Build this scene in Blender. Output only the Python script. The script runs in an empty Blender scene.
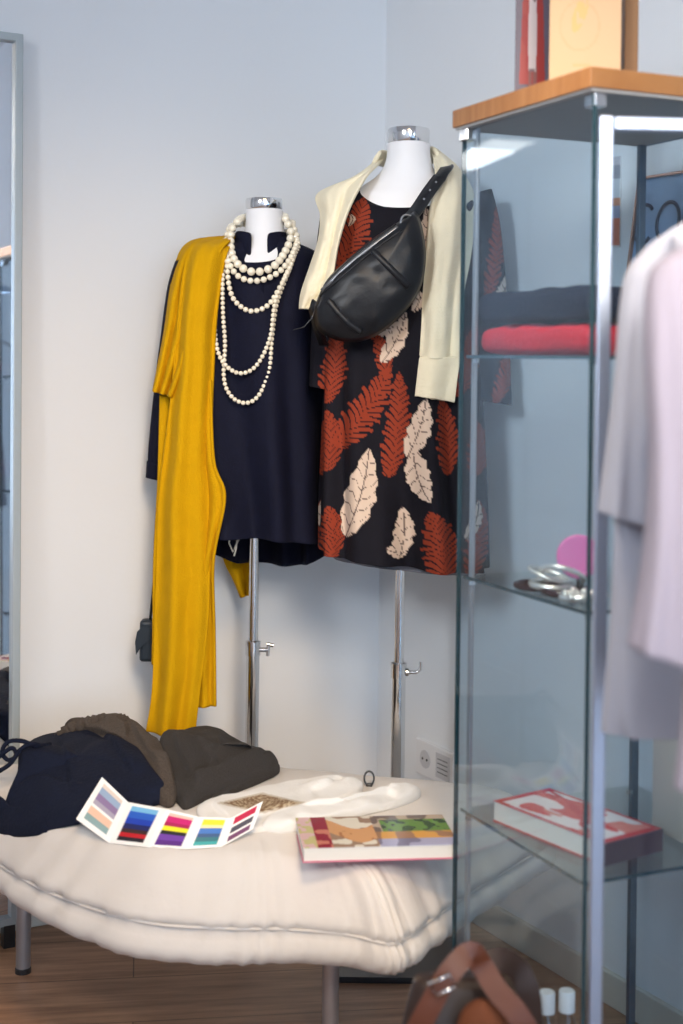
import bpy, bmesh, math, random
from mathutils import Vector, Matrix
random.seed(7)
R = math.radians
S = bpy.context.scene
COL = S.collection
# ------------------------------------------------------------------ camera
FP, CX, HY, CZ, ROLL = 1423.0, 341.5, 360.0, 1.23, 0.013
cd = bpy.data.cameras.new('camera'); cam = bpy.data.objects.new('camera', cd); COL.objects.link(cam)
cd.sensor_fit = 'VERTICAL'; cd.sensor_height = 36.0; cd.sensor_width = 24.0
cd.lens = FP / 1024 * 36.0
cd.shift_y = -(512 - HY) / 1024.0
cam.matrix_world = Matrix.Translation((0, 0, CZ)) @ Matrix.Rotation(R(90), 4, 'X') @ Matrix.Rotation(ROLL, 4, 'Z')
cd.dof.use_dof = True; cd.dof.focus_distance = 2.85; cd.dof.aperture_fstop = 2.8
cd.clip_start = 0.05
S.camera = cam
vs = S.view_settings
vs.view_transform = 'Standard'; vs.look = 'None'; vs.gamma = 1.0; vs.use_curve_mapping = False; vs.exposure = 0.0
# ------------------------------------------------------------------ world + lights
w = bpy.data.worlds.new('world'); S.world = w; w.use_nodes = True
w.node_tree.nodes['Background'].inputs[0].default_value = (0.62, 0.76, 1.0, 1)
w.node_tree.nodes['Background'].inputs[1].default_value = 0.3
# room frame: corner point, U runs along the right wall toward the shop front, W along the back wall to the left
CORN = Vector((0.100, 3.50, 0)); UD = Vector((0.494, -0.8695, 0)); WD = Vector((-0.8695, -0.494, 0))
LU, LW, CH = 7.6, 4.2, 2.80
def RM(u, w_, z=0.0): return CORN + UD*u + WD*w_ + Vector((0, 0, z))
def area(name, loc, target, sx, sy, power, col):
    l = bpy.data.lights.new(name, 'AREA'); l.shape = 'RECTANGLE'; l.size = sx; l.size_y = sy
    l.energy = power; l.color = col
    o = bpy.data.objects.new(name, l); COL.objects.link(o); o.location = loc
    d = (Vector(target) - Vector(loc)); o.rotation_euler = d.to_track_quat('-Z', 'Y').to_euler(); return o
def spot(name, loc, target, power, col, size, blend=0.6, rad=0.05):
    l = bpy.data.lights.new(name, 'SPOT'); l.energy = power; l.color = col; l.spot_size = R(size); l.spot_blend = blend
    l.shadow_soft_size = rad
    o = bpy.data.objects.new(name, l); COL.objects.link(o); o.location = loc
    d = (Vector(target) - Vector(loc)); o.rotation_euler = d.to_track_quat('-Z', 'Y').to_euler(); return o
DAY = (0.55, 0.75, 1.0); WARM = (1.0, 0.84, 0.64)
area('daylight_shop_window', RM(LU-0.10, 1.9, 1.45), RM(0, 1.9, 1.25), 3.4, 2.2, 88, DAY)
PANELS = [RM(7.0, 1.2, CH-0.03), RM(4.9, 3.15, CH-0.03), RM(2.4, 3.0, CH-0.03)]
for p_, pw in zip(PANELS, (6, 6, 6)):
    a_ = area('ceiling_panel_light', p_ + Vector((0, 0, -0.03)), p_ + Vector((0, 0, -2)), 1.15, 0.28, pw, (1.0, 0.93, 0.84))
    a_.rotation_euler = (0, 0, math.atan2(UD.y, UD.x))
spot('wall_wash_spot', RM(2.6, 1.5, 2.66), (-0.62, 3.0, 0.30), 185, (1.0, 0.70, 0.40), 56, 1.0, 0.3)
spot('wall_wash_spot', RM(3.9, 1.7, 2.40), (0.10, 3.45, 0.55), 290, (1.0, 0.90, 0.78), 36, 1.0, 0.35)  # added spot, brightens the low wall behind the mannequins; no fixture built
spot('wall_wash_spot', RM(2.9, 3.9, 2.45), (0.55, 2.8, 1.45), 330, (0.88, 0.94, 1.0), 40, 1.0, 0.35)  # added cool spot that lifts the dim right wall
spot('wall_wash_spot', RM(1.5, 1.3, 2.66), (0.85, 2.15, 0.3), 150, (1.0, 0.82, 0.60), 40, 1.0, 0.15)  # added unseen spot, warms the lower right wall behind the rack

# ------------------------------------------------------------------ projection helpers (photo pixel + distance -> world point)
cR, sR = math.cos(ROLL), math.sin(ROLL)
def P(px, py, Y):
    u, v = px - CX, HY - py
    a = u*cR - v*sR; b = u*sR + v*cR
    return Vector((a/FP*Y, Y, CZ + b/FP*Y))
def Q(p):
    a = p[0]/p[1]*FP; b = (p[2]-CZ)/p[1]*FP
    return CX + a*cR + b*sR, HY - (-a*sR + b*cR)
def G(px, py, z):
    u, v = px - CX, HY - py
    b = u*sR + v*cR
    return P(px, py, (z - CZ)*FP/b)
# ------------------------------------------------------------------ object helpers
def tag(o, label=None, cat=None, group=None, kind=None):
    if label: o['label'] = label
    if cat: o['category'] = cat
    if group: o['group'] = group
    if kind: o['kind'] = kind
    return o
def empty(name, loc, label=None, cat=None, group=None, rz=0.0):
    o = bpy.data.objects.new(name, None); COL.objects.link(o); o.location = loc; o.rotation_euler = (0, 0, rz)
    o.empty_display_size = 0.05
    return tag(o, label, cat, group)
def mesh_obj(name, verts, faces, mat, parent=None, smooth=True, cols=None, world=True):
    """verts in world coordinates; parents are unrotated empties or roots, converted here"""
    me = bpy.data.meshes.new(name)
    if parent is not None and world:
        off = root_loc(parent); rz = root_rot(parent)
        if rz: 
            c, s = math.cos(-rz), math.sin(-rz)
            verts = [((v[0]-off[0])*c-(v[1]-off[1])*s, (v[0]-off[0])*s+(v[1]-off[1])*c, v[2]-off[2]) for v in verts]
        else:
            verts = [(v[0]-off[0], v[1]-off[1], v[2]-off[2]) for v in verts]
    me.from_pydata([tuple(v) for v in verts], [], [tuple(f) for f in faces]); me.validate(); me.update()
    if smooth: me.polygons.foreach_set('use_smooth', [True]*len(me.polygons))
    if cols is not None:
        at = me.color_attributes.new('col', 'FLOAT_COLOR', 'POINT')
        flat = []
        for c in cols: flat += [c[0], c[1], c[2], 1.0]
        at.data.foreach_set('color', flat)
    o = bpy.data.objects.new(name, me); COL.objects.link(o)
    if mat: me.materials.append(mat)
    if parent is not None: o.parent = parent
    bm = bmesh.new(); bm.from_mesh(me); bmesh.ops.recalc_face_normals(bm, faces=bm.faces); bm.to_mesh(me); bm.free()
    return o
def root_loc(p):
    v = Vector(p.location)
    q = p.parent
    while q is not None: v = v + Vector(q.location); q = q.parent
    return v
def root_rot(p):
    r = p.rotation_euler[2]; q = p.parent
    while q is not None: r += q.rotation_euler[2]; q = q.parent
    return r
def solidify(o, t, off=0.0):
    m = o.modifiers.new('s', 'SOLIDIFY'); m.thickness = t; m.offset = off; return o
def bevel(o, wd, seg=2):
    m = o.modifiers.new('b', 'BEVEL'); m.width = wd; m.segments = seg; m.limit_method = 'ANGLE'; return o
def subsurf(o, n=1):
    m = o.modifiers.new('ss', 'SUBSURF'); m.levels = n; m.render_levels = n; return o
class MB:
    def __init__(s): s.v = []; s.f = []
    def add(s, vs_, fs):
        n = len(s.v); s.v += [tuple(v) for v in vs_]; s.f += [tuple(i+n for i in f) for f in fs]; return s
    def box(s, c, ax, ay, az):   # centre, three half-vectors
        c = Vector(c); ax = Vector(ax); ay = Vector(ay); az = Vector(az)
        vv = [c+ax*i+ay*j+az*k for i in (-1, 1) for j in (-1, 1) for k in (-1, 1)]
        return s.add(vv, [(0,1,3,2),(4,6,7,5),(0,4,5,1),(2,3,7,6),(0,2,6,4),(1,5,7,3)])
    def tube(s, pts, r, n=12, closed=False, flat=None):
        """round tube along pts; r number or list; flat=(n vector, ratio) squashes the section"""
        pts = [Vector(p) for p in pts]; m = len(pts); rr = r if isinstance(r, (list, tuple)) else [r]*m
        rings = []; up = None
        for i, p in enumerate(pts):
            a = pts[(i-1) % m] if (closed or i > 0) else p
            b = pts[(i+1) % m] if (closed or i < m-1) else p
            t = (b-a).normalized()
            if up is None:
                up = Vector((0, 0, 1)) if abs(t.z) < 0.9 else Vector((1, 0, 0))
            x = t.cross(up).normalized(); y = x.cross(t).normalized(); up = y
            rg = []
            for k in range(n):
                an = 2*math.pi*k/n
                rg.append(p + x*math.cos(an)*rr[i] + y*math.sin(an)*rr[i])
            rings.append(rg)
        vv = [q for rg in rings for q in rg]; ff = []
        L = m if closed else m-1
        for i in range(L):
            j = (i+1) % m
            for k in range(n):
                k2 = (k+1) % n
                ff.append((i*n+k, i*n+k2, j*n+k2, j*n+k))
        if not closed:
            ff.append(tuple(range(n))[::-1]); ff.append(tuple((m-1)*n+k for k in range(n)))
        return s.add(vv, ff)
    def ribbon(s, pts, nrm, wd, th):
        """flat strap along pts, width wd across, thickness th along nrm"""
        pts = [Vector(p) for p in pts]; m = len(pts); vv = []; ff = []
        for i, p in enumerate(pts):
            a = pts[max(i-1, 0)]; b = pts[min(i+1, m-1)]; t = (b-a).normalized()
            n_ = nrm[i] if isinstance(nrm, list) else nrm
            n_ = (Vector(n_) - t*Vector(n_).dot(t)).normalized(); x = t.cross(n_).normalized()
            w2 = (wd[i] if isinstance(wd, list) else wd)/2
            vv += [p-x*w2-n_*th/2, p+x*w2-n_*th/2, p+x*w2+n_*th/2, p-x*w2+n_*th/2]
        for i in range(m-1):
            for k in range(4): ff.append((i*4+k, i*4+(k+1)%4, i*4+4+(k+1)%4, i*4+4+k))
        ff.append((0,3,2,1)); e = (m-1)*4; ff.append((e, e+1, e+2, e+3))
        return s.add(vv, ff)
    def lathe(s, c, prof, n=32, ax=None):
        """prof: list (r,z) about vertical axis through c"""
        c = Vector(c); vv = []; ff = []
        for r, z in prof:
            for k in range(n):
                a = 2*math.pi*k/n; vv.append(c+Vector((r*math.cos(a), r*math.sin(a), z)))
        for i in range(len(prof)-1):
            for k in range(n): ff.append((i*n+k, i*n+(k+1)%n, (i+1)*n+(k+1)%n, (i+1)*n+k))
        ff.append(tuple(range(n))[::-1]); ff.append(tuple((len(prof)-1)*n+k for k in range(n)))
        return s.add(vv, ff)
    def build(s, name, mat, parent=None, smooth=False, cols=None):
        o = mesh_obj(name, s.v, s.f, mat, parent, smooth, cols)
        return o
def autosmooth(o, ang=40):
    me = o.data; me.polygons.foreach_set('use_smooth', [True]*len(me.polygons))
    bm = bmesh.new(); bm.from_mesh(me)
    for e in bm.edges:
        if len(e.link_faces) == 2 and e.calc_face_angle(0) > R(ang): e.smooth = False
    bm.to_mesh(me); bm.free(); return o
def crom(pts, n):
    """Catmull-Rom resample of a list of tuples/Vectors to n points (uniform in index)"""
    pts = [tuple(p) for p in pts]; m = len(pts); out = []
    for i in range(n):
        t = i/(n-1)*(m-1); k = min(int(t), m-2); f = t-k
        p0 = pts[max(k-1, 0)]; p1 = pts[k]; p2 = pts[k+1]; p3 = pts[min(k+2, m-1)]
        out.append(tuple(0.5*((2*b)+(c-a)*f+(2*a-5*b+4*c-d)*f*f+(-a+3*b-3*c+d)*f*f*f) for a, b, c, d in zip(p0, p1, p2, p3)))
    return out
def lin(pts, n):
    pts = [tuple(p) for p in pts]; m = len(pts); out = []
    for i in range(n):
        t = i/(n-1)*(m-1); k = min(int(t), m-2); f = t-k
        out.append(tuple(a+(b-a)*f for a, b in zip(pts[k], pts[k+1])))
    return out
def vnoise(x, y, seed=0):
    """smooth value noise -1..1"""
    def h(i, j):
        n = (i*374761393 + j*668265263 + seed*1442695041) & 0xffffffff
        n = ((n ^ (n >> 13))*1274126177) & 0xffffffff
        return ((n ^ (n >> 16)) & 0xffff)/32767.5 - 1
    i, j = math.floor(x), math.floor(y); fx, fy = x-i, y-j
    fx = fx*fx*(3-2*fx); fy = fy*fy*(3-2*fy)
    return (h(i,j)*(1-fx)+h(i+1,j)*fx)*(1-fy)+(h(i,j+1)*(1-fx)+h(i+1,j+1)*fx)*fy
# ------------------------------------------------------------------ materials
MATS = {}
def mat(name, col, rough=0.6, metal=0.0, bump=0.0, bscale=60, var=0.0, vscale=8, spec=0.5, sheen=0.0, attr=False,
        trans=0.0, emit=None, coat=0.0, weave=0.0, subs=0.0, strength=1.0):
    m = bpy.data.materials.new(name); m.use_nodes = True; nt = m.node_tree; b = nt.nodes['Principled BSDF']
    b.inputs['Base Color'].default_value = (*col, 1); b.inputs['Roughness'].default_value = rough
    b.inputs['Metallic'].default_value = metal; b.inputs['Specular IOR Level'].default_value = spec
    if sheen: b.inputs['Sheen Weight'].default_value = sheen; b.inputs['Sheen Roughness'].default_value = 0.4
    if coat: b.inputs['Coat Weight'].default_value = coat
    if trans: b.inputs['Transmission Weight'].default_value = trans
    if subs: b.inputs['Subsurface Weight'].default_value = subs; b.inputs['Subsurface Radius'].default_value = (0.01, 0.01, 0.01)
    tc = nt.nodes.new('ShaderNodeTexCoord')
    src = None
    if attr:
        a = nt.nodes.new('ShaderNodeVertexColor'); a.layer_name = 'col'; src = a.outputs['Color']
    if var:
        n = nt.nodes.new('ShaderNodeTexNoise'); n.inputs['Scale'].default_value = vscale; n.inputs['Detail'].default_value = 4
        nt.links.new(tc.outputs['Object'], n.inputs['Vector'])
        mr = nt.nodes.new('ShaderNodeMapRange'); mr.inputs['To Min'].default_value = 1-var; mr.inputs['To Max'].default_value = 1+var
        nt.links.new(n.outputs['Fac'], mr.inputs['Value'])
        mx = nt.nodes.new('ShaderNodeVectorMath'); mx.operation = 'SCALE'
        if src: nt.links.new(src, mx.inputs[0])
        else: mx.inputs[0].default_value = col
        nt.links.new(mr.outputs[0], mx.inputs['Scale']); src = mx.outputs[0]
    if src: nt.links.new(src, b.inputs['Base Color'])
    if bump or weave:
        h = None
        if bump:
            n2 = nt.nodes.new('ShaderNodeTexNoise'); n2.inputs['Scale'].default_value = bscale; n2.inputs['Detail'].default_value = 5
            nt.links.new(tc.outputs['Object'], n2.inputs['Vector'])
            bp = nt.nodes.new('ShaderNodeBump'); bp.inputs['Strength'].default_value = bump; bp.inputs['Distance'].default_value = 0.01
            nt.links.new(n2.outputs['Fac'], bp.inputs['Height']); h = bp
        if weave:
            wv = nt.nodes.new('ShaderNodeTexWave'); wv.bands_direction = 'Z'; wv.inputs['Scale'].default_value = weave
            wv.inputs['Distortion'].default_value = 1.0
            nt.links.new(tc.outputs['Object'], wv.inputs['Vector'])
            b2 = nt.nodes.new('ShaderNodeBump'); b2.inputs['Strength'].default_value = 0.25; b2.inputs['Distance'].default_value = 0.003
            nt.links.new(wv.outputs['Fac'], b2.inputs['Height'])
            if h: nt.links.new(h.outputs['Normal'], b2.inputs['Normal'])
            h = b2
        nt.links.new(h.outputs['Normal'], b.inputs['Normal'])
    if emit: b.inputs['Emission Color'].default_value = (*emit, 1); b.inputs['Emission Strength'].default_value = strength
    MATS[name] = m; return m
def srgb(r, g, b):
    f = lambda c: (c/255/12.92) if c/255 <= 0.04045 else ((c/255+0.055)/1.055)**2.4
    return (f(r), f(g), f(b))
def pane_mat(name, tint, refl=1.0, edge=None):
    m = bpy.data.materials.new(name); m.use_nodes = True; nt = m.node_tree; nt.nodes.clear()
    out = nt.nodes.new('ShaderNodeOutputMaterial'); mix = nt.nodes.new('ShaderNodeMixShader')
    tr = nt.nodes.new('ShaderNodeBsdfTransparent'); tr.inputs[0].default_value = (*tint, 1)
    gl = nt.nodes.new('ShaderNodeBsdfGlossy'); gl.inputs['Roughness'].default_value = 0.0; gl.inputs['Color'].default_value = (refl, refl, refl, 1)
    fr = nt.nodes.new('ShaderNodeFresnel'); fr.inputs['IOR'].default_value = 1.5
    # both faces of the pane reflect like the outside of glass
    geo = nt.nodes.new('ShaderNodeNewGeometry'); mi = nt.nodes.new('ShaderNodeMath'); mi.operation = 'MULTIPLY_ADD'
    mi.inputs[1].default_value = (1/1.5-1.5); mi.inputs[2].default_value = 1.5
    nt.links.new(geo.outputs['Backfacing'], mi.inputs[0]); nt.links.new(mi.outputs[0], fr.inputs['IOR'])
    fr.inputs['IOR'].default_value = 1.5
    nt.links.new(fr.outputs[0], mix.inputs[0]); nt.links.new(tr.outputs[0], mix.inputs[1]); nt.links.new(gl.outputs[0], mix.inputs[2])
    nt.links.new(mix.outputs[0], out.inputs[0]); MATS[name] = m; return m
def wood_mat(name, c1, c2, scale=(1, 12, 1), rough=0.45, planks=None, rot=0.0):
    m = bpy.data.materials.new(name); m.use_nodes = True; nt = m.node_tree; b = nt.nodes['Principled BSDF']
    tc = nt.nodes.new('ShaderNodeTexCoord'); mp = nt.nodes.new('ShaderNodeMapping'); mp.inputs['Rotation'].default_value = (0, 0, rot)
    nt.links.new(tc.outputs['Object'], mp.inputs['Vector'])
    mp2 = nt.nodes.new('ShaderNodeMapping'); mp2.inputs['Scale'].default_value = scale; nt.links.new(mp.outputs[0], mp2.inputs['Vector'])
    n = nt.nodes.new('ShaderNodeTexNoise'); n.inputs['Scale'].default_value = 3.0; n.inputs['Detail'].default_value = 8; n.inputs['Roughness'].default_value = 0.65
    nt.links.new(mp2.outputs[0], n.inputs['Vector'])
    cr = nt.nodes.new('ShaderNodeValToRGB'); cr.color_ramp.elements[0].color = (*c1, 1); cr.color_ramp.elements[1].color = (*c2, 1)
    cr.color_ramp.elements[0].position = 0.3; cr.color_ramp.elements[1].position = 0.7
    nt.links.new(n.outputs['Fac'], cr.inputs['Fac']); src = cr.outputs[0]
    if planks:
        br = nt.nodes.new('ShaderNodeTexBrick'); br.inputs['Scale'].default_value = 1.0; br.inputs['Brick Width'].default_value = planks[0]
        br.inputs['Row Height'].default_value = planks[1]; br.inputs['Mortar Size'].default_value = 0.0015
        br.inputs['Color1'].default_value = (1, 1, 1, 1); br.inputs['Color2'].default_value = (0.72, 0.72, 0.74, 1); br.inputs['Mortar'].default_value = (0.35, 0.32, 0.3, 1)
        nt.links.new(mp.outputs[0], br.inputs['Vector'])
        mx = nt.nodes.new('ShaderNodeMix'); mx.data_type = 'RGBA'; mx.blend_type = 'MULTIPLY'; mx.inputs[0].default_value = 1.0
        nt.links.new(src, mx.inputs[6]); nt.links.new(br.outputs['Color'], mx.inputs[7]); src = mx.outputs[2]
    nt.links.new(src, b.inputs['Base Color']); b.inputs['Roughness'].default_value = rough
    MATS[name] = m; return m
wall_m = mat('wall_paint', (0.79, 0.80, 0.815), 0.9, bump=0.03, bscale=90)
ceil_m = mat('ceiling_paint', (0.78, 0.80, 0.83), 0.9)
base_m = mat('skirting_paint', srgb(205, 200, 188), 0.5)
floor_m = wood_mat('floor_wood', srgb(134, 98, 74), srgb(200, 156, 122), (1.2, 14, 1), 0.42, planks=(1.3, 0.19), rot=R(-8))
oak_m = wood_mat('oak_veneer', srgb(138, 90, 46), srgb(162, 114, 68), (2, 22, 2), 0.4)
under_m = mat('cabinet_underside', srgb(170, 168, 166), 0.6)
chrome_m = mat('chrome', (0.78, 0.78, 0.78), 0.12, 1.0)
steel_m = mat('brushed_steel', (0.55, 0.56, 0.58), 0.38, 1.0)
rail_m = mat('rack_steel', (0.44, 0.50, 0.62), 0.40, 1.0)
railg_m = mat('dark_rail', srgb(70, 84, 98), 0.4, 0.5)
black_m = mat('black_metal', (0.02, 0.02, 0.022), 0.3)
legm_m = mat('grey_leg_metal', (0.42, 0.43, 0.46), 0.4, 0.7)
skin_m = mat('mannequin_white', (0.84, 0.84, 0.86), 0.55)
glass_m = pane_mat('cabinet_glass', (0.905, 0.955, 0.985), 0.55)
gedge_m = mat('glass_edge', srgb(38, 66, 74), 0.15, spec=0.8)
shelf_m = pane_mat('shelf_glass', (0.90, 0.95, 0.95))
mirror_m = mat('mirror_silver', (0.86, 0.89, 0.92), 0.0, 1.0)
mframe_m = mat('mirror_frame', srgb(176, 184, 186), 0.35, 0.3)
navy_m = mat('navy_blouse', (0.0045, 0.0055, 0.018), 0.8, bump=0.1, bscale=220, var=0.2, vscale=40, spec=0.18)
scarf_m = mat('mustard_wool', srgb(204, 154, 4), 0.9, bump=0.35, bscale=320, var=0.08, vscale=30, spec=0.15)
cream_m = mat('cream_knit', srgb(236, 226, 198), 0.85, bump=0.2, bscale=300, var=0.05, vscale=20, sheen=0.1, weave=120)
dress_m = mat('dress_print', (0.1, 0.1, 0.1), 0.8, spec=0.15, attr=True, bump=0.1, bscale=200)
lining_m = mat('dress_lining', srgb(120, 120, 128), 0.7)
leather_m = mat('black_leather', (0.006, 0.007, 0.010), 0.42, bump=0.06, bscale=120, spec=0.35)
zip_m = mat('zip_grey', srgb(120, 122, 126), 0.35, 0.7)
pearl_m = mat('pearl', srgb(238, 230, 210), 0.18, spec=0.7, coat=0.5)
cord_m = mat('cord', srgb(225, 220, 205), 0.6)
quilt_m = mat('quilt_cotton', srgb(214, 208, 202), 0.85, bump=0.35, bscale=14, sheen=0.1)
navyc_m = mat('navy_jersey', srgb(24, 29, 46), 0.9, spec=0.15, bump=0.3, bscale=150, var=0.15, vscale=20)
tweed_m = mat('brown_tweed', srgb(78, 68, 60), 0.9, bump=0.6, bscale=300, var=0.6, vscale=260)
char_m = mat('charcoal_wool', srgb(52, 48, 46), 0.9, bump=0.5, bscale=300, var=0.3, vscale=260)
white_m = mat('white_knit', srgb(228, 226, 222), 0.85, bump=0.1, bscale=120)
attr_m = mat('printed_paper', (1, 1, 1), 0.45, attr=True)
attrg_m = mat('printed_gloss', (1, 1, 1), 0.22, attr=True)
pages_m = mat('page_edges', srgb(226, 222, 214), 0.7)
pinkp_m = mat('pink_board', srgb(206, 120, 140), 0.5)
plastic_m = mat('white_plastic', srgb(226, 226, 228), 0.35)
socket_m = mat('socket_inner', srgb(196, 196, 200), 0.4)
hole_m = mat('dark_hole', (0.02, 0.02, 0.02), 0.6)
shirtA_m = mat('lavender_cotton', srgb(160, 163, 178), 0.85, sheen=0.1)
shirtB_m = mat('pink_white_cotton', srgb(170, 161, 174), 0.85, sheen=0.1)
red_m = mat('red_knit', srgb(190, 10, 36), 0.85, bump=0.3, bscale=120)
brown_m = mat('tan_leather', srgb(96, 50, 30), 0.45, bump=0.15, bscale=60, var=0.2, vscale=12)
dbrown_m = mat('dark_brown_leather', srgb(46, 28, 20), 0.5)
orange_m = mat('orange_suede', srgb(112, 58, 26), 0.8)
pink_m = mat('pink_disc', srgb(214, 110, 170), 0.35)
teal_m = mat('dark_teal_leather', srgb(24, 36, 48), 0.45)
copper_m = mat('copper_frame', srgb(170, 124, 104), 0.35, 0.6)
signb_m = mat('sign_blue', srgb(146, 172, 204), 0.4)
ink_m = mat('sign_ink', srgb(40, 48, 70), 0.5)
beige_m = mat('beige_board', srgb(240, 208, 160), 0.6)
beigeg_m = mat('grey_beige_board', srgb(178, 172, 166), 0.6)
greyd_m = mat('dark_grey_board', srgb(70, 74, 74), 0.6)
brownb_m = mat('brown_board', srgb(128, 88, 48), 0.6)
silver_m = mat('silver', (0.86, 0.85, 0.82), 0.35, 0.8)
darkb_m = mat('dark_beads', srgb(50, 26, 30), 0.25)
bottle_m = pane_mat('bottle_glass', (0.85, 0.87, 0.87))
liquid_m = mat('bottle_body', srgb(190, 192, 190), 0.2)
lamp_m = mat('lamp_diffuser', (0.9, 0.9, 0.9), 0.5, emit=(1.0, 0.97, 0.93), strength=14)
sky_m = mat('window_daylight', (0.5, 0.6, 0.7), 0.5, emit=(0.66, 0.80, 1.0), strength=1.6)

# ------------------------------------------------------------------ room shell
def struct(name, mb, m): 
    o = mb.build(name, m); o['kind'] = 'structure'; return o
T = 0.08
struct('floor', MB().box(RM(LU/2, LW/2, -0.05), UD*(LU/2), WD*(LW/2), (0, 0, 0.05)), floor_m)
struct('ceiling', MB().box(RM(LU/2, LW/2, CH+0.05), UD*(LU/2), WD*(LW/2), (0, 0, 0.05)), ceil_m)
struct('wall_back', MB().box(RM(-T/2, LW/2, CH/2), UD*(T/2), WD*(LW/2+T), (0, 0, CH/2)), wall_m)
struct('wall_right', MB().box(RM(LU/2, -T/2, CH/2), UD*(LU/2), WD*(T/2), (0, 0, CH/2)), wall_m)
struct('wall_left', MB().box(RM(LU/2, LW+T/2, CH/2), UD*(LU/2), WD*(T/2), (0, 0, CH/2)), wall_m)
fw = MB()
fw.box(RM(LU+T/2, LW/2, 0.15), UD*(T/2), WD*(LW/2+T), (0, 0, 0.15))
fw.box(RM(LU+T/2, LW/2, 2.68), UD*(T/2), WD*(LW/2+T), (0, 0, 0.12))
fw.box(RM(LU+T/2, 0.05, 1.43), UD*(T/2), WD*0.15, (0, 0, 1.13))
fw.box(RM(LU+T/2, LW-0.2, 1.43), UD*(T/2), WD*0.28, (0, 0, 1.13))
struct('wall_front', fw, wall_m)
wn = MB()
for a in (0.22, 1.30, 2.42, LW-0.5): wn.box(RM(LU+T/2, a, 1.43), UD*0.03, WD*0.03, (0, 0, 1.13))
wn.box(RM(LU+T/2, LW/2, 2.1), UD*0.02, WD*(LW/2-0.3), (0, 0, 0.03))
o = struct('window_1', wn, black_m)
g_ = MB().box(RM(LU+T/2, LW/2-0.1, 1.43), UD*0.004, WD*(LW/2-0.35), (0, 0, 1.13)).build('pane', sky_m, o)
def skirting(name, a, b, n):
    mb = MB(); a = Vector(a); b = Vector(b); d = (b-a)/2
    mb.box((a+b)/2+n*0.006+Vector((0, 0, 0.032)), d, n*0.006, (0, 0, 0.032))
    o = struct(name, mb, base_m); bevel(o, 0.003)
skirting('baseboard_back', RM(0, 0), RM(0, LW), UD)
skirting('baseboard_right', RM(0, 0), RM(LU, 0), WD)
skirting('baseboard_left', RM(0, LW), RM(LU, LW), -WD)
for i, p_ in enumerate(PANELS):
    e = empty('ceiling_light', p_, 'white rectangular ceiling light panel ' + ('over the shop front', 'in the middle of the shop', 'above the standing mirror')[i], 'ceiling light', rz=math.atan2(UD.y, UD.x))
    MB().box(p_, UD*(0.33 if i == 1 else 0.60), WD*0.16, (0, 0, 0.03)).build('housing', mframe_m, e)
    MB().box(p_-Vector((0, 0, 0.032)), UD*(0.305 if i == 1 else 0.575), WD*0.14, (0, 0, 0.003)).build('diffuser', lamp_m, e)

# ------------------------------------------------------------------ mirror leaning on the back wall
mr0 = 0.922   # distance along the wall from the corner to its right edge
def MR(w_, z, out): return RM(0, w_, z) + UD*(0.018+out+0.05*(1-z/1.91))
mw, mz0, mz1, fr_ = 0.62, 0.045, 1.91, 0.017
mir = empty('standing_mirror', MR(mr0+mw/2, mz0, 0), 'tall wall mirror with slim silver grey frame at the left edge', 'mirror')
pn = MB(); vv = [MR(mr0+fr_, mz0+fr_, 0.012), MR(mr0+mw-fr_, mz0+fr_, 0.012), MR(mr0+mw-fr_, mz1-fr_, 0.012), MR(mr0+fr_, mz1-fr_, 0.012)]
vv2 = [v - UD*0.004 for v in vv]
pn.add(vv+vv2, [(0,1,2,3),(7,6,5,4),(0,4,5,1),(1,5,6,2),(2,6,7,3),(3,7,4,0)]); pn.build('mirror_glass', mirror_m, mir)
fm = MB()
def bar(mb, a, b, wv, th):
    a = Vector(a); b = Vector(b); mb.box((a+b)/2, (b-a)/2, Vector(wv)/2, Vector(th)/2)
for (a, b, wv) in ((MR(mr0+fr_/2, mz0, 0.012), MR(mr0+fr_/2, mz1, 0.012), WD*fr_), (MR(mr0+mw-fr_/2, mz0, 0.012), MR(mr0+mw-fr_/2, mz1, 0.012), WD*fr_),
                   (MR(mr0, mz0+fr_/2, 0.012), MR(mr0+mw, mz0+fr_/2, 0.012), (0, 0, fr_)), (MR(mr0, mz1-fr_/2, 0.012), MR(mr0+mw, mz1-fr_/2, 0.012), (0, 0, fr_))):
    bar(fm, a, b, wv, UD*0.026)
o = fm.build('frame', mframe_m, mir); bevel(o, 0.002)
for a_ in (mr0+0.02, mr0+mw-0.02): MB().box(MR(a_, 0, 0.012)+Vector((0, 0, 0.0235)), WD*0.012, UD*0.012, (0, 0, 0.0235)).build('foot', black_m, mir)

# ------------------------------------------------------------------ wall socket on the right wall
def WR(px, py, out=0.0):
    """point on the right wall (offset out into the room) under pixel"""
    o_ = Vector((0, 0, CZ)); d = P(px, py, 1.0)-o_; n = WD; q = CORN + n*out
    t = (q-o_).dot(n)/d.dot(n); return o_+d*t
sc = WR(437.5, 762.5)
soc = empty('wall_socket', sc, 'white double wall socket low on the wall right of the mannequins', 'socket')
o = MB().box(sc+WD*0.005, UD*0.078, WD*0.005, (0, 0, 0.041)).build('plate', plastic_m, soc); bevel(o, 0.003)
def disc_on_wall(c, r, th, m, par, name):
    mb = MB(); mb.tube([c, c+WD*th], r, 24); return mb.build(name, m, par)
disc_on_wall(sc-UD*0.036+WD*0.0095, 0.021, 0.002, socket_m, soc, 'socket_cup')
hm = MB()
for s in (-1, 1): hm.tube([sc-UD*0.036+WD*0.0112+Vector((0, 0, 0.0))+UD*0.009*s, sc-UD*0.036+WD*0.0125+UD*0.009*s], 0.003, 10)
hm.build('contact_hole', hole_m, soc)
MB().box(sc+UD*0.038+WD*0.0105, UD*0.028, WD*0.0012, (0, 0, 0.028)).build('switch_rocker', socket_m, soc)
ln = MB()
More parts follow.
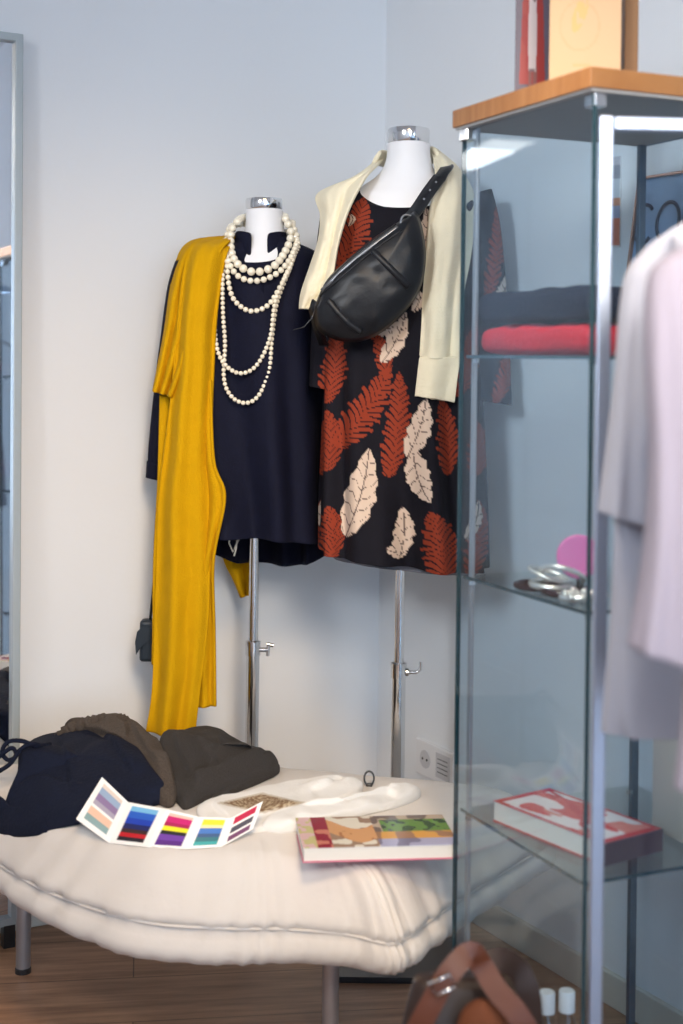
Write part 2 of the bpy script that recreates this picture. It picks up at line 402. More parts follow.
for k in range(4): ln.box(sc+UD*0.038+WD*0.0122+Vector((0, 0, 0.015-0.01*k)), UD*0.02, WD*0.0005, (0, 0, 0.0008))
ln.build('printed_line', greyd_m, soc)

# ------------------------------------------------------------------ cloth builders
def ring_interp(rings, n):
    return crom(rings, n)
def garment(name, rings, m, parent, rows=70, cols=96, folds=(), nd=(0, 0, 1), Pow=2.3, col_fn=None, thick=0.003, hem=None, seed=1, wr=0.0, Yang=0.0, dk=3.0):
    """rings: (xl,yl,xr,yr,Y,depth,dip) in photo pixels at distance Y; elliptical tube"""
    rg = crom(rings, rows); vv = []; ff = []
    for i, (xl, yl, xr, yr, Y, dep, dip) in enumerate(rg):
        t = i/(rows-1)
        Lp = P(xl, yl, Y-math.sin(Yang)*0.1); Rp = P(xr, yr, Y+math.sin(Yang)*0.1); c = (Lp+Rp)/2; h = (Rp-Lp)/2
        for k in range(cols):
            th = 2*math.pi*k/cols; ct, st = math.cos(th), math.sin(th)
            e = 2/Pow
            cx = math.copysign(abs(ct)**e, ct); sy = math.copysign(abs(st)**e, st)
            f = 1.0
            for (nf, amp, ph, t0) in folds:
                g = max(0.0, (t-t0)/(1-t0)) if t0 < 1 else 1
                f += amp*g*math.sin(nf*th+ph+1.5*math.sin(t*3+ph))
            if wr: f += wr*vnoise(th*3, t*9, seed)*min(1, t*4)
            p = c + h*cx*(1+(f-1)*0.35) + Vector((0, dep*sy*f, 0))
            if dip and st < 0: p.z -= dip/FP*Y*((-st)**dk)
            if hem: p.z += hem(th, t)
            vv.append(p)
    for i in range(rows-1):
        for k in range(cols): ff.append((i*cols+k, i*cols+(k+1)%cols, (i+1)*cols+(k+1)%cols, (i+1)*cols+k))
    cl = [col_fn(*Q(v), v) for v in vv] if col_fn else None
    o = mesh_obj(name, vv, ff, m, parent, True, cl)
    if thick: solidify(o, thick, 0)
    return o
def sheet(name, Lc, Rc, m, parent, rows=90, cols=50, folds=(), bulge=0.0, thick=0.004, seed=3, wr=0.002, smooth_sides=True, col_fn=None, xw=0.0):
    """cloth sheet between two side curves given as (px,py,Y)"""
    A = crom(Lc, rows); B = crom(Rc, rows); vv = []; ff = []
    for i in range(rows):
        t = i/(rows-1)
        for k in range(cols):
            s = k/(cols-1)
            px, py, Y = (a+(b-a)*s for a, b in zip(A[i], B[i]))
            d = -bulge*math.sin(math.pi*s)
            for (nf, amp, ph, dr) in folds:
                d += amp*math.sin(nf*2*math.pi*s+ph+dr*t)*min(1, 0.25+t*2)
            d += wr*vnoise(s*7, t*16, seed)
            p = P(px, py, Y); p.y += d; p.x += xw*vnoise(s*2, t*6, seed+9)*(0.5 if 0 < k < cols-1 else 1)
            vv.append(p)
    for i in range(rows-1):
        for k in range(cols-1): ff.append((i*cols+k, i*cols+k+1, (i+1)*cols+k+1, (i+1)*cols+k))
    cl = [col_fn(*Q(v), v) for v in vv] if col_fn else None
    o = mesh_obj(name, vv, ff, m, parent, True, cl); solidify(o, thick, 0); return o
def front_Y(rings, px, py, Pow=2.3):
    """distance of a garment's front surface under a pixel"""
    best = None
    rr = crom(rings, 60)
    for r in rr:
        y = (r[1]+r[3])/2
        if best is None or abs(y-py) < abs((best[1]+best[3])/2-py): best = r
    xl, yl, xr, yr, Y, dep, dip = best
    c = (xl+xr)/2; hw = (xr-xl)/2; q = min(0.97, abs(px-c)/hw)
    return Y-dep*(1-q**Pow)**(1/Pow)

# ------------------------------------------------------------------ mannequins
def stand(m, px_top, py_top, px_bot, Yc, joint_py, knob, base):
    a = P(px_top, py_top, Yc); fx = a.x
    bz = 0.012
    MB().box((a.x, Yc, 0.006), (base, 0.0, 0), (0, base, 0), (0, 0, 0.006)).build('base_plate', black_m, m)
    j = P(px_top, joint_py, Yc).z
    o = MB().lathe((a.x, Yc, 0), [(0.028, 0.012), (0.028, 0.022), (0.0145, 0.03), (0.0145, j)], 24).build('pole', chrome_m, m); autosmooth(o)
    o = MB().lathe((a.x, Yc, 0), [(0.0165, j-0.03), (0.0165, j), (0.0105, j+0.002), (0.0105, a.z)], 24).build('upper_pole', chrome_m, m); autosmooth(o)
    k = MB(); kz = j-0.018
    c = Vector((a.x+0.014, Yc-0.004, kz)); 
    if knob == 'hook':
        k.tube([c, c+Vector((0.022, -0.002, 0)), c+Vector((0.030, -0.002, 0.006)), c+Vector((0.031, -0.002, 0.022))], 0.0035, 10)
        k.tube([c, c+Vector((0.006, 0, 0))], 0.008, 12)
    else:
        k.tube([c, c+Vector((0.018, 0, 0))], 0.005, 10); k.tube([c+Vector((0.018, 0, -0.013)), c+Vector((0.020, 0, 0.013))], 0.004, 10)
        k.tube([c+Vector((0.016, 0, 0.012)), c+Vector((0.030, 0, 0.010))], 0.0045, 10)
    autosmooth(k.build('clamp_knob', chrome_m, m))
def torso(m, rings, cap, Yc):
    o = garment('torso', rings, skin_m, m, rows=60, cols=64, Pow=2.0, thick=0)
    bm = bmesh.new(); bm.from_mesh(o.data); bmesh.ops.holes_fill(bm, edges=[e for e in bm.edges if e.is_boundary]); bm.to_mesh(o.data); bm.free()
    xl, xr, y0, y1 = cap
    c = P((xl+xr)/2, y1, Yc); r = (xr-xl)/2/FP*Yc; h = (y1-y0)/FP*Yc
    o = MB().lathe(c, [(r*0.97, -0.002), (r, 0.0), (r, h-0.004), (r*0.96, h), (r*0.5, h+0.001)], 40).build('neck_cap', chrome_m, m); autosmooth(o, 50)
Y1, Y2 = 3.08, 2.95
m1 = empty('mannequin', (P(254, 500, Y1).x, Y1, 0), 'white mannequin torso dressed in the navy blouse and mustard scarf', 'mannequin')
torso(m1, [(246, 210, 283, 210, Y1, 0.040, 0), (245, 228, 284, 228, Y1, 0.042, 0), (240, 245, 290, 245, Y1, 0.05, 0), (222, 256, 305, 256, Y1, 0.058, 0),
           (208, 268, 312, 268, Y1, 0.068, 0), (208, 300, 308, 300, Y1, 0.08, 0), (212, 340, 304, 340, Y1, 0.085, 0), (218, 400, 298, 400, Y1, 0.07, 0),
           (214, 470, 300, 470, Y1, 0.08, 0), (216, 505, 298, 505, Y1, 0.08, 0)], (245.5, 282.5, 199, 209), Y1)
stand(m1, 255, 500, 250, Y1, 641, 'wing', 0.14)
m2 = empty('mannequin', (P(402, 500, Y2).x, Y2, 0), 'white mannequin torso wearing the leaf print dress', 'mannequin')
torso(m2, [(387, 144, 430, 144, Y2, 0.045, 0), (386, 160, 431, 160, Y2, 0.047, 0), (378, 175, 437, 175, Y2, 0.055, 0), (360, 188, 452, 188, Y2, 0.066, 0),
           (345, 202, 468, 202, Y2, 0.078, 0), (342, 240, 470, 240, Y2, 0.095, 0), (350, 290, 462, 290, Y2, 0.1, 0), (356, 350, 455, 350, Y2, 0.08, 0),
           (350, 430, 460, 430, Y2, 0.09, 0), (352, 500, 458, 500, Y2, 0.09, 0)], (387.5, 429.5, 129, 143), Y2)
stand(m2, 401, 500, 398, Y2, 663, 'hook', 0.14)

# ------------------------------------------------------------------ navy blouse
B1 = [(241, 238, 287, 238, Y1, 0.050, 36), (226, 246, 300, 245, Y1, 0.060, 28), (203, 254, 314, 252, Y1, 0.072, 14), (194, 266, 320, 264, Y1, 0.086, 4), (196, 300, 322, 300, Y1, 0.100, 0),
      (198, 350, 322, 350, Y1, 0.110, 0), (200, 400, 322, 400, Y1, 0.114, 0), (202, 450, 323, 450, Y1, 0.118, 0), (206, 500, 323, 500, Y1, 0.12, 0), (208, 533, 323, 533, Y1, 0.122, 0)]
bl = empty('blouse', P(262, 535, Y1), 'long dark navy tunic blouse with stand collar on the left mannequin', 'blouse')
def hemb(th, t):
    # front hem curves up, tail behind hangs lower
    k = max(0, (t-0.80)/0.20)**1.5
    return -0.085*k*max(0, math.sin(th))**0.6 - 0.016*k*max(0, math.cos(th))
garment('body', B1, navy_m, bl, rows=110, cols=150, folds=((8, 0.16, 1.2, 0.15), (5, 0.12, 0.4, 0.05), (13, 0.05, 2.0, 0.4)), hem=hemb, wr=0.03, dk=9.0)
SL = [(176, 262, 204, 258, 3.10, 0.045, 0), (168, 290, 200, 290, 3.11, 0.05, 0), (160, 350, 194, 350, 3.11, 0.045, 0), (154, 400, 184, 400, 3.11, 0.04, 0), (150, 440, 176, 440, 3.11, 0.036, 0), (149, 462, 170, 464, 3.11, 0.03, 0)]
garment('sleeve', SL, navy_m, bl, rows=50, cols=48, folds=((4, 0.10, 0.5, 0.1), (7, 0.05, 2, 0.3)), wr=0.05)
garment('cuff', [(148, 461, 170, 463, 3.11, 0.027, 0), (147, 477, 168, 481, 3.11, 0.026, 0)], navy_m, bl, rows=6, cols=40, thick=0.005)
SR = [(306, 256, 334, 262, 3.12, 0.045, 0), (312, 300, 342, 300, 3.15, 0.045, 0), (312, 400, 342, 400, 3.16, 0.04, 0), (312, 462, 336, 464, 3.16, 0.03, 0)]
garment('sleeve', SR, navy_m, bl, rows=40, cols=48, folds=((4, 0.10, 0.5, 0.1),), wr=0.05)
# stand collar: a band around the neck, open in front
vv = []; ff = []; cxx = P(264, 0, Y1).x
for k in range(41):
    a = R(-90+17) + k/40*R(360-34); fr_a = max(0, -math.sin(a))
    for (py, ex) in ((250+22*fr_a**10, 0.004), (242+8*fr_a**8, 0.001), (232+4*fr_a**6, -0.001)):
        vv.append((cxx+(0.055+ex)*math.cos(a), Y1+(0.056+ex)*math.sin(a), P(264, py, Y1).z))
for k in range(40):
    for r_ in range(2): ff.append((k*3+r_, k*3+r_+1, k*3+r_+4, k*3+r_+3))
o = mesh_obj('stand_collar', vv, ff, navy_m, bl, True); solidify(o, 0.004); subsurf(o, 1)
# placket strip down the chest
pk = MB(); pk.ribbon([P(258.5, y, front_Y(B1, 258.5, y)-0.007) for y in range(280, 322, 5)], Vector((0, -1, 0)), 0.022, 0.003)
pk.build('placket', navy_m, bl, True)
# white ribbon tie peeking out below the front hem
tp = MB()
tp.tube([P(231, 533, 3.02), P(229, 543, 3.02), P(233, 552, 3.02), P(236, 545, 3.02), P(240, 537, 3.02)], 0.0018, 8)
tp.tube([P(238, 533, 3.02), P(236, 549, 3.02), P(234, 556, 3.02)], 0.0018, 8)
o = tp.build('ribbon_tie', cord_m, bl, True); o['label'] = 'white ribbon tie hanging below the hem'

# ------------------------------------------------------------------ pearl necklaces
sph = bpy.data.meshes.new('pearl'); bm = bmesh.new(); bmesh.ops.create_uvsphere(bm, u_segments=14, v_segments=9, radius=1.0)
for f in bm.faces: f.smooth = True
bm.to_mesh(sph); bm.free(); sph.materials.append(pearl_m)
def necklace(pts, rad, label, lift):
    fr = []
    for px, py in pts:
        Y = front_Y(B1, px, max(py, 250))-lift
        if py < 262: Y = Y + (262-py)/40*0.055
        fr.append(P(px, py, Y))
    a, b = fr[0], fr[-1]
    back = [Vector((b.x-0.006, b.y+0.045, b.z+0.012)), Vector((P(264, 0, Y1).x+0.02, Y1+0.062, a.z+0.022)), Vector((P(264, 0, Y1).x-0.02, Y1+0.062, a.z+0.022)), Vector((a.x+0.006, a.y+0.045, a.z+0.012))]
    path = fr+back+[fr[0]]
    dense = [Vector(p) for p in crom(path, 400)]
    e = empty('pearl_necklace', dense[0], label, 'necklace', 'pearl necklaces on the navy blouse')
    base = root_loc(e)
    L = sum((dense[i+1]-dense[i]).length for i in range(len(dense)-1)); n = int(L/(rad*2.04)); step = L/n
    acc = 0; nxt = 0; cnt = 0
    for i in range(len(dense)-1):
        sl = (dense[i+1]-dense[i]).length
        while nxt <= acc+sl and cnt < n:
            p = dense[i].lerp(dense[i+1], (nxt-acc)/max(sl, 1e-9))
            if cnt < 100:
                q = bpy.data.objects.new('pearl', sph); COL.objects.link(q); q.parent = e; q.location = p-base; q.scale = (rad,)*3
            nxt += step; cnt += 1
        acc += sl
    MB().tube(dense[::6], 0.0009, 6).build('cord', cord_m, e, True)
NE = [(228, 250), (223, 275), (223, 312), (225, 344), (224, 379), (232, 397), (246, 403), (259, 395), (269, 370), (272, 338), (277, 303), (290, 268), (297, 244)]
ND = [(227, 240), (221, 256), (216, 297), (215, 332), (221, 359), (238, 373), (256, 366), (270, 338), (275, 303), (287, 272), (298, 248), (297, 238)]
NC = [(227, 240), (227, 262), (229, 285), (235, 301), (250, 311), (267, 306), (279, 289), (290, 267), (296, 246), (295, 234)]
NB = [(229, 229), (226, 242), (228, 260), (238, 276), (256, 281), (276, 274), (290, 259), (297, 240), (293, 226)]
NA = [(237, 222), (231, 232), (232, 254), (241, 267), (256, 272), (274, 266), (286, 250), (291, 234), (286, 220)]
necklace(NE, 0.0049, 'longest string of small white pearls, its loop hanging lowest', 0.010)
necklace(ND, 0.0049, 'second longest string of small pearls, loop just above the lowest', 0.016)
necklace(NC, 0.0058, 'middle length string of pearls looping below the two chokers', 0.014)
necklace(NB, 0.0068, 'choker of medium pearls just below the one of large pearls', 0.016)
necklace(NA, 0.0088, 'uppermost short necklace of the largest white pearls', 0.020)

# ------------------------------------------------------------------ mustard scarf
sf = empty('scarf', P(185, 700, 2.98), 'mustard yellow wool scarf draped over the left mannequin shoulder', 'scarf')
Lc = [(228, 236, 3.13), (206, 240, 3.08), (190, 248, 3.02), (182, 275, 2.99), (177, 320, 2.985), (172, 380, 2.98), (165, 440, 2.98), (158, 500, 2.98), (156, 560, 2.98), (154, 620, 2.98), (152, 690, 2.975), (146, 732, 2.97)]
Rc = [(241, 236, 3.13), (238, 240, 3.08), (228, 250, 2.99), (222, 275, 2.975), (216, 320, 2.965), (213, 380, 2.96), (211, 440, 2.958), (210, 500, 2.955), (210, 560, 2.955), (208, 620, 2.955), (200, 690, 2.955), (195, 733, 2.955)]
sheet('front_panel', Lc, Rc, scarf_m, sf, rows=140, cols=90, folds=((1.2, 0.010, 0.5, 1.5), (2.3, 0.007, 1.0, -2.0)), bulge=0.016, thick=0.005, wr=0.003)
# shoulder fold that spreads out to the left like a cape and ends above the sleeve
Lc = [(232, 238, 3.16), (200, 239, 3.15), (184, 246, 3.12), (176, 262, 3.08), (170, 290, 3.06), (165, 325, 3.05), (159, 360, 3.045), (153, 391, 3.04)]
Rc = [(238, 236, 3.12), (232, 240, 3.03), (222, 250, 2.985), (214, 272, 2.975), (204, 300, 2.972), (196, 335, 2.972), (188, 365, 2.975), (176, 398, 3.0)]
sheet('shoulder_fold', Lc, Rc, scarf_m, sf, rows=90, cols=60, folds=((1.3, 0.009, 2.5, 1.0), (3.1, 0.010, 0.2, 2.0)), bulge=0.020, thick=0.005, wr=0.003)
# second layer that peeks out right of and below the front panel
Lc = [(196, 380, 3.0), (195, 460, 3.0), (192, 520, 3.0), (190, 600, 2.99), (188, 660, 2.985), (188, 709, 2.98)]
Rc = [(211, 380, 2.965), (214, 460, 2.945), (225, 497, 2.930), (214, 560, 2.955), (215, 630, 2.985), (216, 706, 2.98)]
sheet('rear_panel', Lc, Rc, scarf_m, sf, rows=80, cols=36, folds=((2.2, 0.006, 0.5, 2.5),), thick=0.005, wr=0.002)
Lc = [(160, 395, 3.04), (158, 480, 3.02), (154, 560, 3.01), (153, 620, 3.01), (152, 664, 3.01)]
Rc = [(200, 395, 3.03), (200, 480, 3.02), (198, 560, 3.01), (196, 620, 3.01), (194, 667, 3.01)]
sheet('side_panel', Lc, Rc, scarf_m, sf, rows=60, cols=36, folds=((2.2, 0.006, 2.5, 2.5),), thick=0.005, wr=0.002)
# far end of the scarf behind the blouse tail
Lc = [(205, 250, 3.17), (206, 400, 3.225), (212, 500, 3.23), (222, 556, 3.22), (233, 580, 3.21), (241, 598, 3.205)]
Rc = [(228, 240, 3.16), (240, 400, 3.225), (250, 500, 3.23), (250, 556, 3.22), (250, 582, 3.21), (249, 595, 3.205)]
sheet('scarf_end', Lc, Rc, scarf_m, sf, rows=60, cols=30, folds=((1.5, 0.006, 0.5, 1.5),), thick=0.005, wr=0.002)

# small dark handbag hanging behind the scarf
hb = empty('handbag', P(150, 664, 3.07), 'small dark blue handbag hanging half hidden behind the scarf', 'handbag')
o = MB().box(P(156, 640, 3.075), (0.034, 0, 0), (0, 0.018, 0), (0, 0, 0.045)).build('body', teal_m, hb); bevel(o, 0.008, 3)
fl = MB(); c = P(146, 640, 3.05)
pts = [(143, 626), (137, 632), (135, 642), (136, 655), (141, 647), (150, 640), (154, 628)]
vv = [P(x, y, 3.05) for x, y in pts]; n = len(vv)
fl.add(vv+[v+Vector((0, 0.004, 0)) for v in vv], [tuple(range(n)), tuple(range(n, 2*n))[::-1]]+[(i, i+n, (i+1) % n+n, (i+1) % n) for i in range(n)])
fl.build('flap', teal_m, hb)
MB().tube([P(150, 622, 3.07), P(156, 560, 3.09), P(160, 470, 3.11)], 0.003, 8).build('strap', teal_m, hb, True)
MB().tube([P(162, 622, 3.07), P(163, 560, 3.09), P(161, 470, 3.11)], 0.003, 8).build('strap', teal_m, hb, True)

# ------------------------------------------------------------------ leaf print dress
NAVY = srgb(20, 19, 27); RUST = srgb(136, 54, 34); CREAM = srgb(206, 184, 166)
FR = [((342, 262), (364, 198), 19, 8), ((345, 440), (390, 368), 19, 9), ((393, 466), (399, 372), 15, 10), ((331, 464), (327, 410), 14, 7), ((333, 553), (328, 506), 15, 7),
      ((330, 396), (336, 330), 15, 8), ((450, 466), (440, 398), 13, 8), ((446, 574), (430, 512), 21, 8), ((478, 470), (474, 420), 13, 7), ((474, 570), (478, 500), 13, 8),
      ((492, 290), (496, 205), 9, 9), ((330, 300), (345, 262), 13, 6), ((462, 390), (470, 330), 12, 8), ((500, 398), (505, 350), 9, 7), ((388, 372), (372, 330), 10, 6)]
CR = [((349, 537), (369, 448), 15), ((410, 458), (426, 398), 11), ((411, 452), (431, 503), 12), ((402, 556), (402, 506), 11), ((384, 364), (406, 312), 9), ((372, 332), (400, 322), 7),
      ((424, 252), (426, 208), 7), ((386, 552), (408, 549), 6), ((416, 312), (418, 290), 6), ((352, 226), (350, 214), 3), ((500, 300), (506, 275), 7), ((468, 540), (478, 500), 6)]
def leaf_uv(px, py, a, b):
    dx, dy = b[0]-a[0], b[1]-a[1]; L = math.hypot(dx, dy); ux, uy = dx/L, dy/L
    qx, qy = px-a[0], py-a[1]; s = (qx*ux+qy*uy)/L; d = qx*uy-qy*ux
    d += 5*math.sin(s*2.6)*1.0 - 2.5
    return s, d, L
def dress_col(px, py, v=None):
    if v is not None and v[1] > Y2+0.01: px = 800-px
    for a, b, W in CR:
        s, d, L = leaf_uv(px, py, a, b)
        if 0 < s < 1:
            w_ = W*math.sin(math.pi*s**0.8)**0.7*(1+0.10*math.sin(s*31))
            if abs(d) < w_:
                if abs(d) < 0.5 or (abs(math.sin((s*L-abs(d)*0.9+1.5*math.sin(d*0.6))*0.26)) < 0.13): return (0.08, 0.05, 0.05)
                return CREAM
    for a, b, W, N in FR:
        W = W*1.02
        s, d, L = leaf_uv(px, py, a, b)
        if -0.12 < s < 1.0:
            w_ = W*max(0, math.sin(math.pi*max(0, min(1, (s+0.12)/1.12))**0.75))**0.6
            ph = (s*L - abs(d)*1.25 + 0.030*d*d + 1.2*math.sin(s*17))/L*N*1.45
            fr = ph-math.floor(ph)
            wid = 0.86-0.42*(abs(d)/max(W, 1))**1.5; w_ *= 0.86+0.14*math.sin(int(ph)*2.4)
            if abs(d) < w_ and (fr < wid or False): return RUST
    return NAVY
ds = empty('dress', P(402, 556, Y2), 'dark dress with rust fronds and cream leaves on the right mannequin', 'dress')
D1 = [(353, 190, 452, 188, Y2, 0.062, 24), (342, 196, 466, 194, Y2, 0.078, 18), (334, 208, 476, 206, Y2, 0.092, 8), (334, 235, 474, 235, Y2, 0.108, 1), (334, 290, 470, 290, Y2, 0.116, 0),
      (326, 350, 474, 350, Y2, 0.120, 0), (323, 400, 478, 402, Y2, 0.128, 0), (322, 450, 480, 458, Y2, 0.135, 0), (321, 500, 482, 512, Y2, 0.142, 0), (321, 549, 484, 568, Y2, 0.150, 0)]
garment('body', D1, dress_m, ds, rows=380, cols=520, folds=((9, 0.15, 0.6, 0.10), (14, 0.08, 2.0, 0.3), (5, 0.08, 0.1, 0.1)), col_fn=dress_col, thick=0.003, wr=0.012)
# inside facing seen at the back hem
o = garment('lining', [(330, 500, 474, 512, Y2+0.01, 0.095, 0), (331, 547, 476, 566, Y2+0.01, 0.100, 0), (332, 556, 478, 572, Y2+0.01, 0.102, 0)], lining_m, ds, rows=14, cols=120, folds=((9, 0.04, 0.6, 0.0),), thick=0.002)
o['label'] = 'grey inner hem facing'
garment('sleeve', [(322, 206, 352, 200, Y2+0.03, 0.05, 0), (316, 260, 350, 260, Y2+0.035, 0.055, 0), (313, 320, 345, 320, Y2+0.03, 0.055, 0), (310, 386, 338, 391, Y2+0.02, 0.055, 0)], dress_m, ds, rows=170, cols=140,
        folds=((4, 0.10, 0.5, 0.1),), col_fn=dress_col)
garment('sleeve', [(462, 200, 491, 190, Y2+0.03, 0.05, 0), (468, 240, 500, 232, Y2+0.035, 0.055, 0), (474, 320, 507, 315, Y2+0.03, 0.055, 0), (478, 400, 511, 405, Y2+0.02, 0.055, 0)], dress_m, ds, rows=170, cols=140,
        folds=((4, 0.10, 0.5, 0.1),), col_fn=dress_col)

# ------------------------------------------------------------------ cream jumper over the shoulders
jp = empty('jumper', P(437, 400, 2.81), 'cream knitted jumper draped over the shoulders of the leaf print dress', 'jumper')
Lc = [(376, 161, 3.02), (355, 177, 2.93), (318, 194, 2.93), (321, 215, 2.895), (319, 240, 2.875), (310, 268, 2.87), (302, 292, 2.87), (300, 309, 2.87)]
Rc = [(386, 158, 3.02), (370, 172, 2.88), (360, 187, 2.852), (347, 214, 2.83), (338, 245, 2.825), (334, 272, 2.825), (328, 290, 2.83), (315, 309, 2.85)]
sheet('left_drape', Lc, Rc, cream_m, jp, rows=80, cols=50, folds=((1.3, 0.009, 1.0, 2.0), (3, 0.0015, 0.0, 1.0)), bulge=0.012, thick=0.006, wr=0.003)
Lc = [(430, 150, 3.02), (434, 162, 2.93), (436, 182, 2.868), (430, 212, 2.83), (427, 245, 2.82), (424, 280, 2.815), (422, 320, 2.812), (420, 359, 2.81)]
Rc = [(437, 150, 3.02), (458, 168, 2.97), (473, 192, 2.93), (474, 222, 2.89), (471, 255, 2.855), (464, 292, 2.84), (461, 330, 2.83), (460, 359, 2.825)]
sheet('hanging_sleeve', Lc, Rc, cream_m, jp, rows=110, cols=60, folds=((1.2, 0.010, 0.6, 1.5), (3.2, 0.0018, 1.0, -1.5)), bulge=0.016, thick=0.006, wr=0.003)
sheet('cuff', [(420, 357, 2.804), (418, 378, 2.804), (416, 396, 2.804)], [(460, 357, 2.816), (457, 380, 2.816), (454, 402, 2.816)], cream_m, jp, rows=20, cols=40, folds=((1.2, 0.006, 2.0, 0.5),), bulge=0.012, thick=0.008, wr=0.001)
# collar part behind the neck
nb = []
for k in range(31):
    a = math.pi*(k/30)
    x = P(409, 0, Y2).x - 0.063*math.cos(a)*1.0; y = Y2+0.01+0.062*math.sin(a)
    nb.append(Vector((x, y, P(409, 158 - 5*(k/30), Y2).z+0.004*math.sin(a*3))))
nn = [Vector((math.cos(math.pi*(k/30))*-1, math.sin(math.pi*(k/30)), 0.6)).normalized() for k in range(31)]
o = MB().ribbon(nb, nn, 0.04, 0.012).build('neck_fold', cream_m, jp, True); subsurf(o, 1)

# ------------------------------------------------------------------ pillow-like solids from an outline
def puff(outline, center, off, m, name, parent, T_=0.03, n=90, rings=14, power=2.4, seed=1, wr=0.0, back=0.35):
    """outline: world points (closed), inflated along vector off on both sides"""
    o_ = [Vector(p) for p in crom(list(outline)+[outline[0]], n+1)][:-1]; c = Vector(center); off = Vector(off).normalized()
    vv = [c+off*T_]; ff = []; R_ = rings
    for sgn, k in ((1, 1.0), (-1, back)):
        for i in range(1, R_ + (1 if sgn == 1 else 0)):
            q = i/R_; h = T_*k*sgn*(1-q**power)**0.55 if q < 1 else 0
            for p in o_:
                v = c+(p-c)*q
                vv.append(v+off*(h+wr*vnoise(v.x*45, v.z*45+v.y*30, seed)*(1-q**4)))
    def idx(s, i, j):   # s: side, ring i 1..R
        if i == R_: return 1+(R_-1)*n+j % n
        return (1 if s == 0 else 1+R_*n)+(i-1)*n+j % n
    for j in range(n):
        ff.append((0, idx(0, 1, j), idx(0, 1, j+1)))
    for i in range(1, R_):
        for j in range(n):
            ff.append((idx(0, i, j), idx(0, i+1, j), idx(0, i+1, j+1), idx(0, i, j+1)))
            ff.append((idx(1, i, j+1), idx(1, i+1, j+1), idx(1, i+1, j), idx(1, i, j)))
    vv.append(c-off*T_*back); e = len(vv)-1
    for j in range(n): ff.append((e, idx(1, 1, j+1), idx(1, 1, j)))
    return mesh_obj(name, vv, ff, m, parent, True)
# ------------------------------------------------------------------ black leather crossbody bag
wb = empty('waist_bag', P(370, 340, 2.77), 'black leather half moon waist bag worn across the leaf print dress', 'bag')
out = [(314, 308), (317, 328), (333, 339), (357, 342), (381, 333), (406, 311), (421, 287), (426, 258), (423, 230), (416, 212), (405, 218), (372, 239), (345, 262), (326, 281)]
YB = 2.775
puff([P(x, y, YB) for x, y in out], P(376, 282, YB), (0.05, -1, 0.05), leather_m, 'body', wb, T_=0.038, seed=4, wr=0.003)
def bagY(px, py):
    # approximate front surface of the puffed bag
    cx, cy = 376, 282; dx, dy = px-cx, py-cy; ang = math.atan2(dy, dx); best = 60
    m_ = 1e9
    for i in range(len(out)):
        a, b = out[i], out[(i+1) % len(out)]
        x1, y1, x2, y2 = a[0]-cx, a[1]-cy, b[0]-cx, b[1]-cy
        det = math.cos(ang)*(y2-y1)-math.sin(ang)*(x2-x1)
        if abs(det) < 1e-9: continue
        r = (x1*(y2-y1)-y1*(x2-x1))/det; s = (x1*math.sin(ang)-y1*math.cos(ang))/det
        if r > 0 and -0.001 <= -s <= 1.001 or (r > 0 and -0.001 <= s <= 1.001): m_ = min(m_, r)
    q = min(0.98, math.hypot(dx, dy)/max(m_, 1)); return YB-0.038*(1-q**2.4)**0.55
def bagline(pts, r, name, m, flat=None, lift=0.001):
    pp = crom(pts, 24); mb = MB()
    w_ = [P(x, y, bagY(x, y)-lift) for x, y in pp]
    if flat: mb.ribbon(w_, Vector((0, -1, 0.1)), flat, r)
    else: mb.tube(w_, r, 8)
    return mb.build(name, m, wb, True)
bagline([(322, 291), (345, 268), (372, 246), (398, 227)], 0.0022, 'zip', zip_m, flat=0.009)
bagline([(320, 296), (346, 273), (374, 250), (402, 230)], 0.002, 'seam_piping', leather_m)
bagline([(324, 286), (345, 264), (372, 242), (396, 224)], 0.002, 'seam_piping', leather_m)
bagline([(372, 250), (384, 262), (396, 274), (409, 287)], 0.0035, 'panel_strap', leather_m, flat=0.013)
bagline([(328, 299), (338, 312), (350, 324), (361, 332)], 0.0035, 'panel_strap', leather_m, flat=0.013)
st = MB(); sp = [P(409, 219, 2.768), P(418, 208, 2.80), P(430, 190, 2.835), (P(443, 173, 2.87)), P(447, 167, 2.91), P(446, 169, 2.97), P(444, 184, 3.04)]
st.ribbon([Vector(p) for p in crom(sp, 30)], [Vector((-0.3, -1, 0.3))]*14+[Vector((-0.2, -0.3, 1))]*8+[Vector((0.2, 1, 0.5))]*8, 0.027, 0.004)
bs = st.build('strap', leather_m, wb, True)
h_ = MB()
for x, y, Y in ((424, 199, 2.815), (430, 190, 2.828), (436, 182, 2.844)): h_.tube([P(x, y, Y-0.003), P(x, y, Y)], 0.0022, 10)
h_.build('strap_hole', zip_m, bs)
rg = MB(); c = P(407, 221, 2.765); rg.tube([c+Vector((0.012*math.cos(a), -0.002, 0.012*math.sin(a))) for a in [2*math.pi*k/20 for k in range(20)]], 0.0022, 8, closed=True); rg.build('strap_ring', zip_m, wb, True)
MB().tube([P(x, y, Y) for x, y, Y in ((316, 306, 2.77), (312, 318, 2.768), (304, 327, 2.768), (293, 330, 2.77))], 0.0012, 6).build('zip_cord', black_m, wb, True)
rr = MB(); rr.ribbon([P(316, 302, 2.785), P(313, 312, 2.80), P(318, 330, 2.84), P(324, 345, 2.86)], Vector((-0.6, -1, 0)), 0.02, 0.004); rr.build('strap_end', leather_m, wb, True)

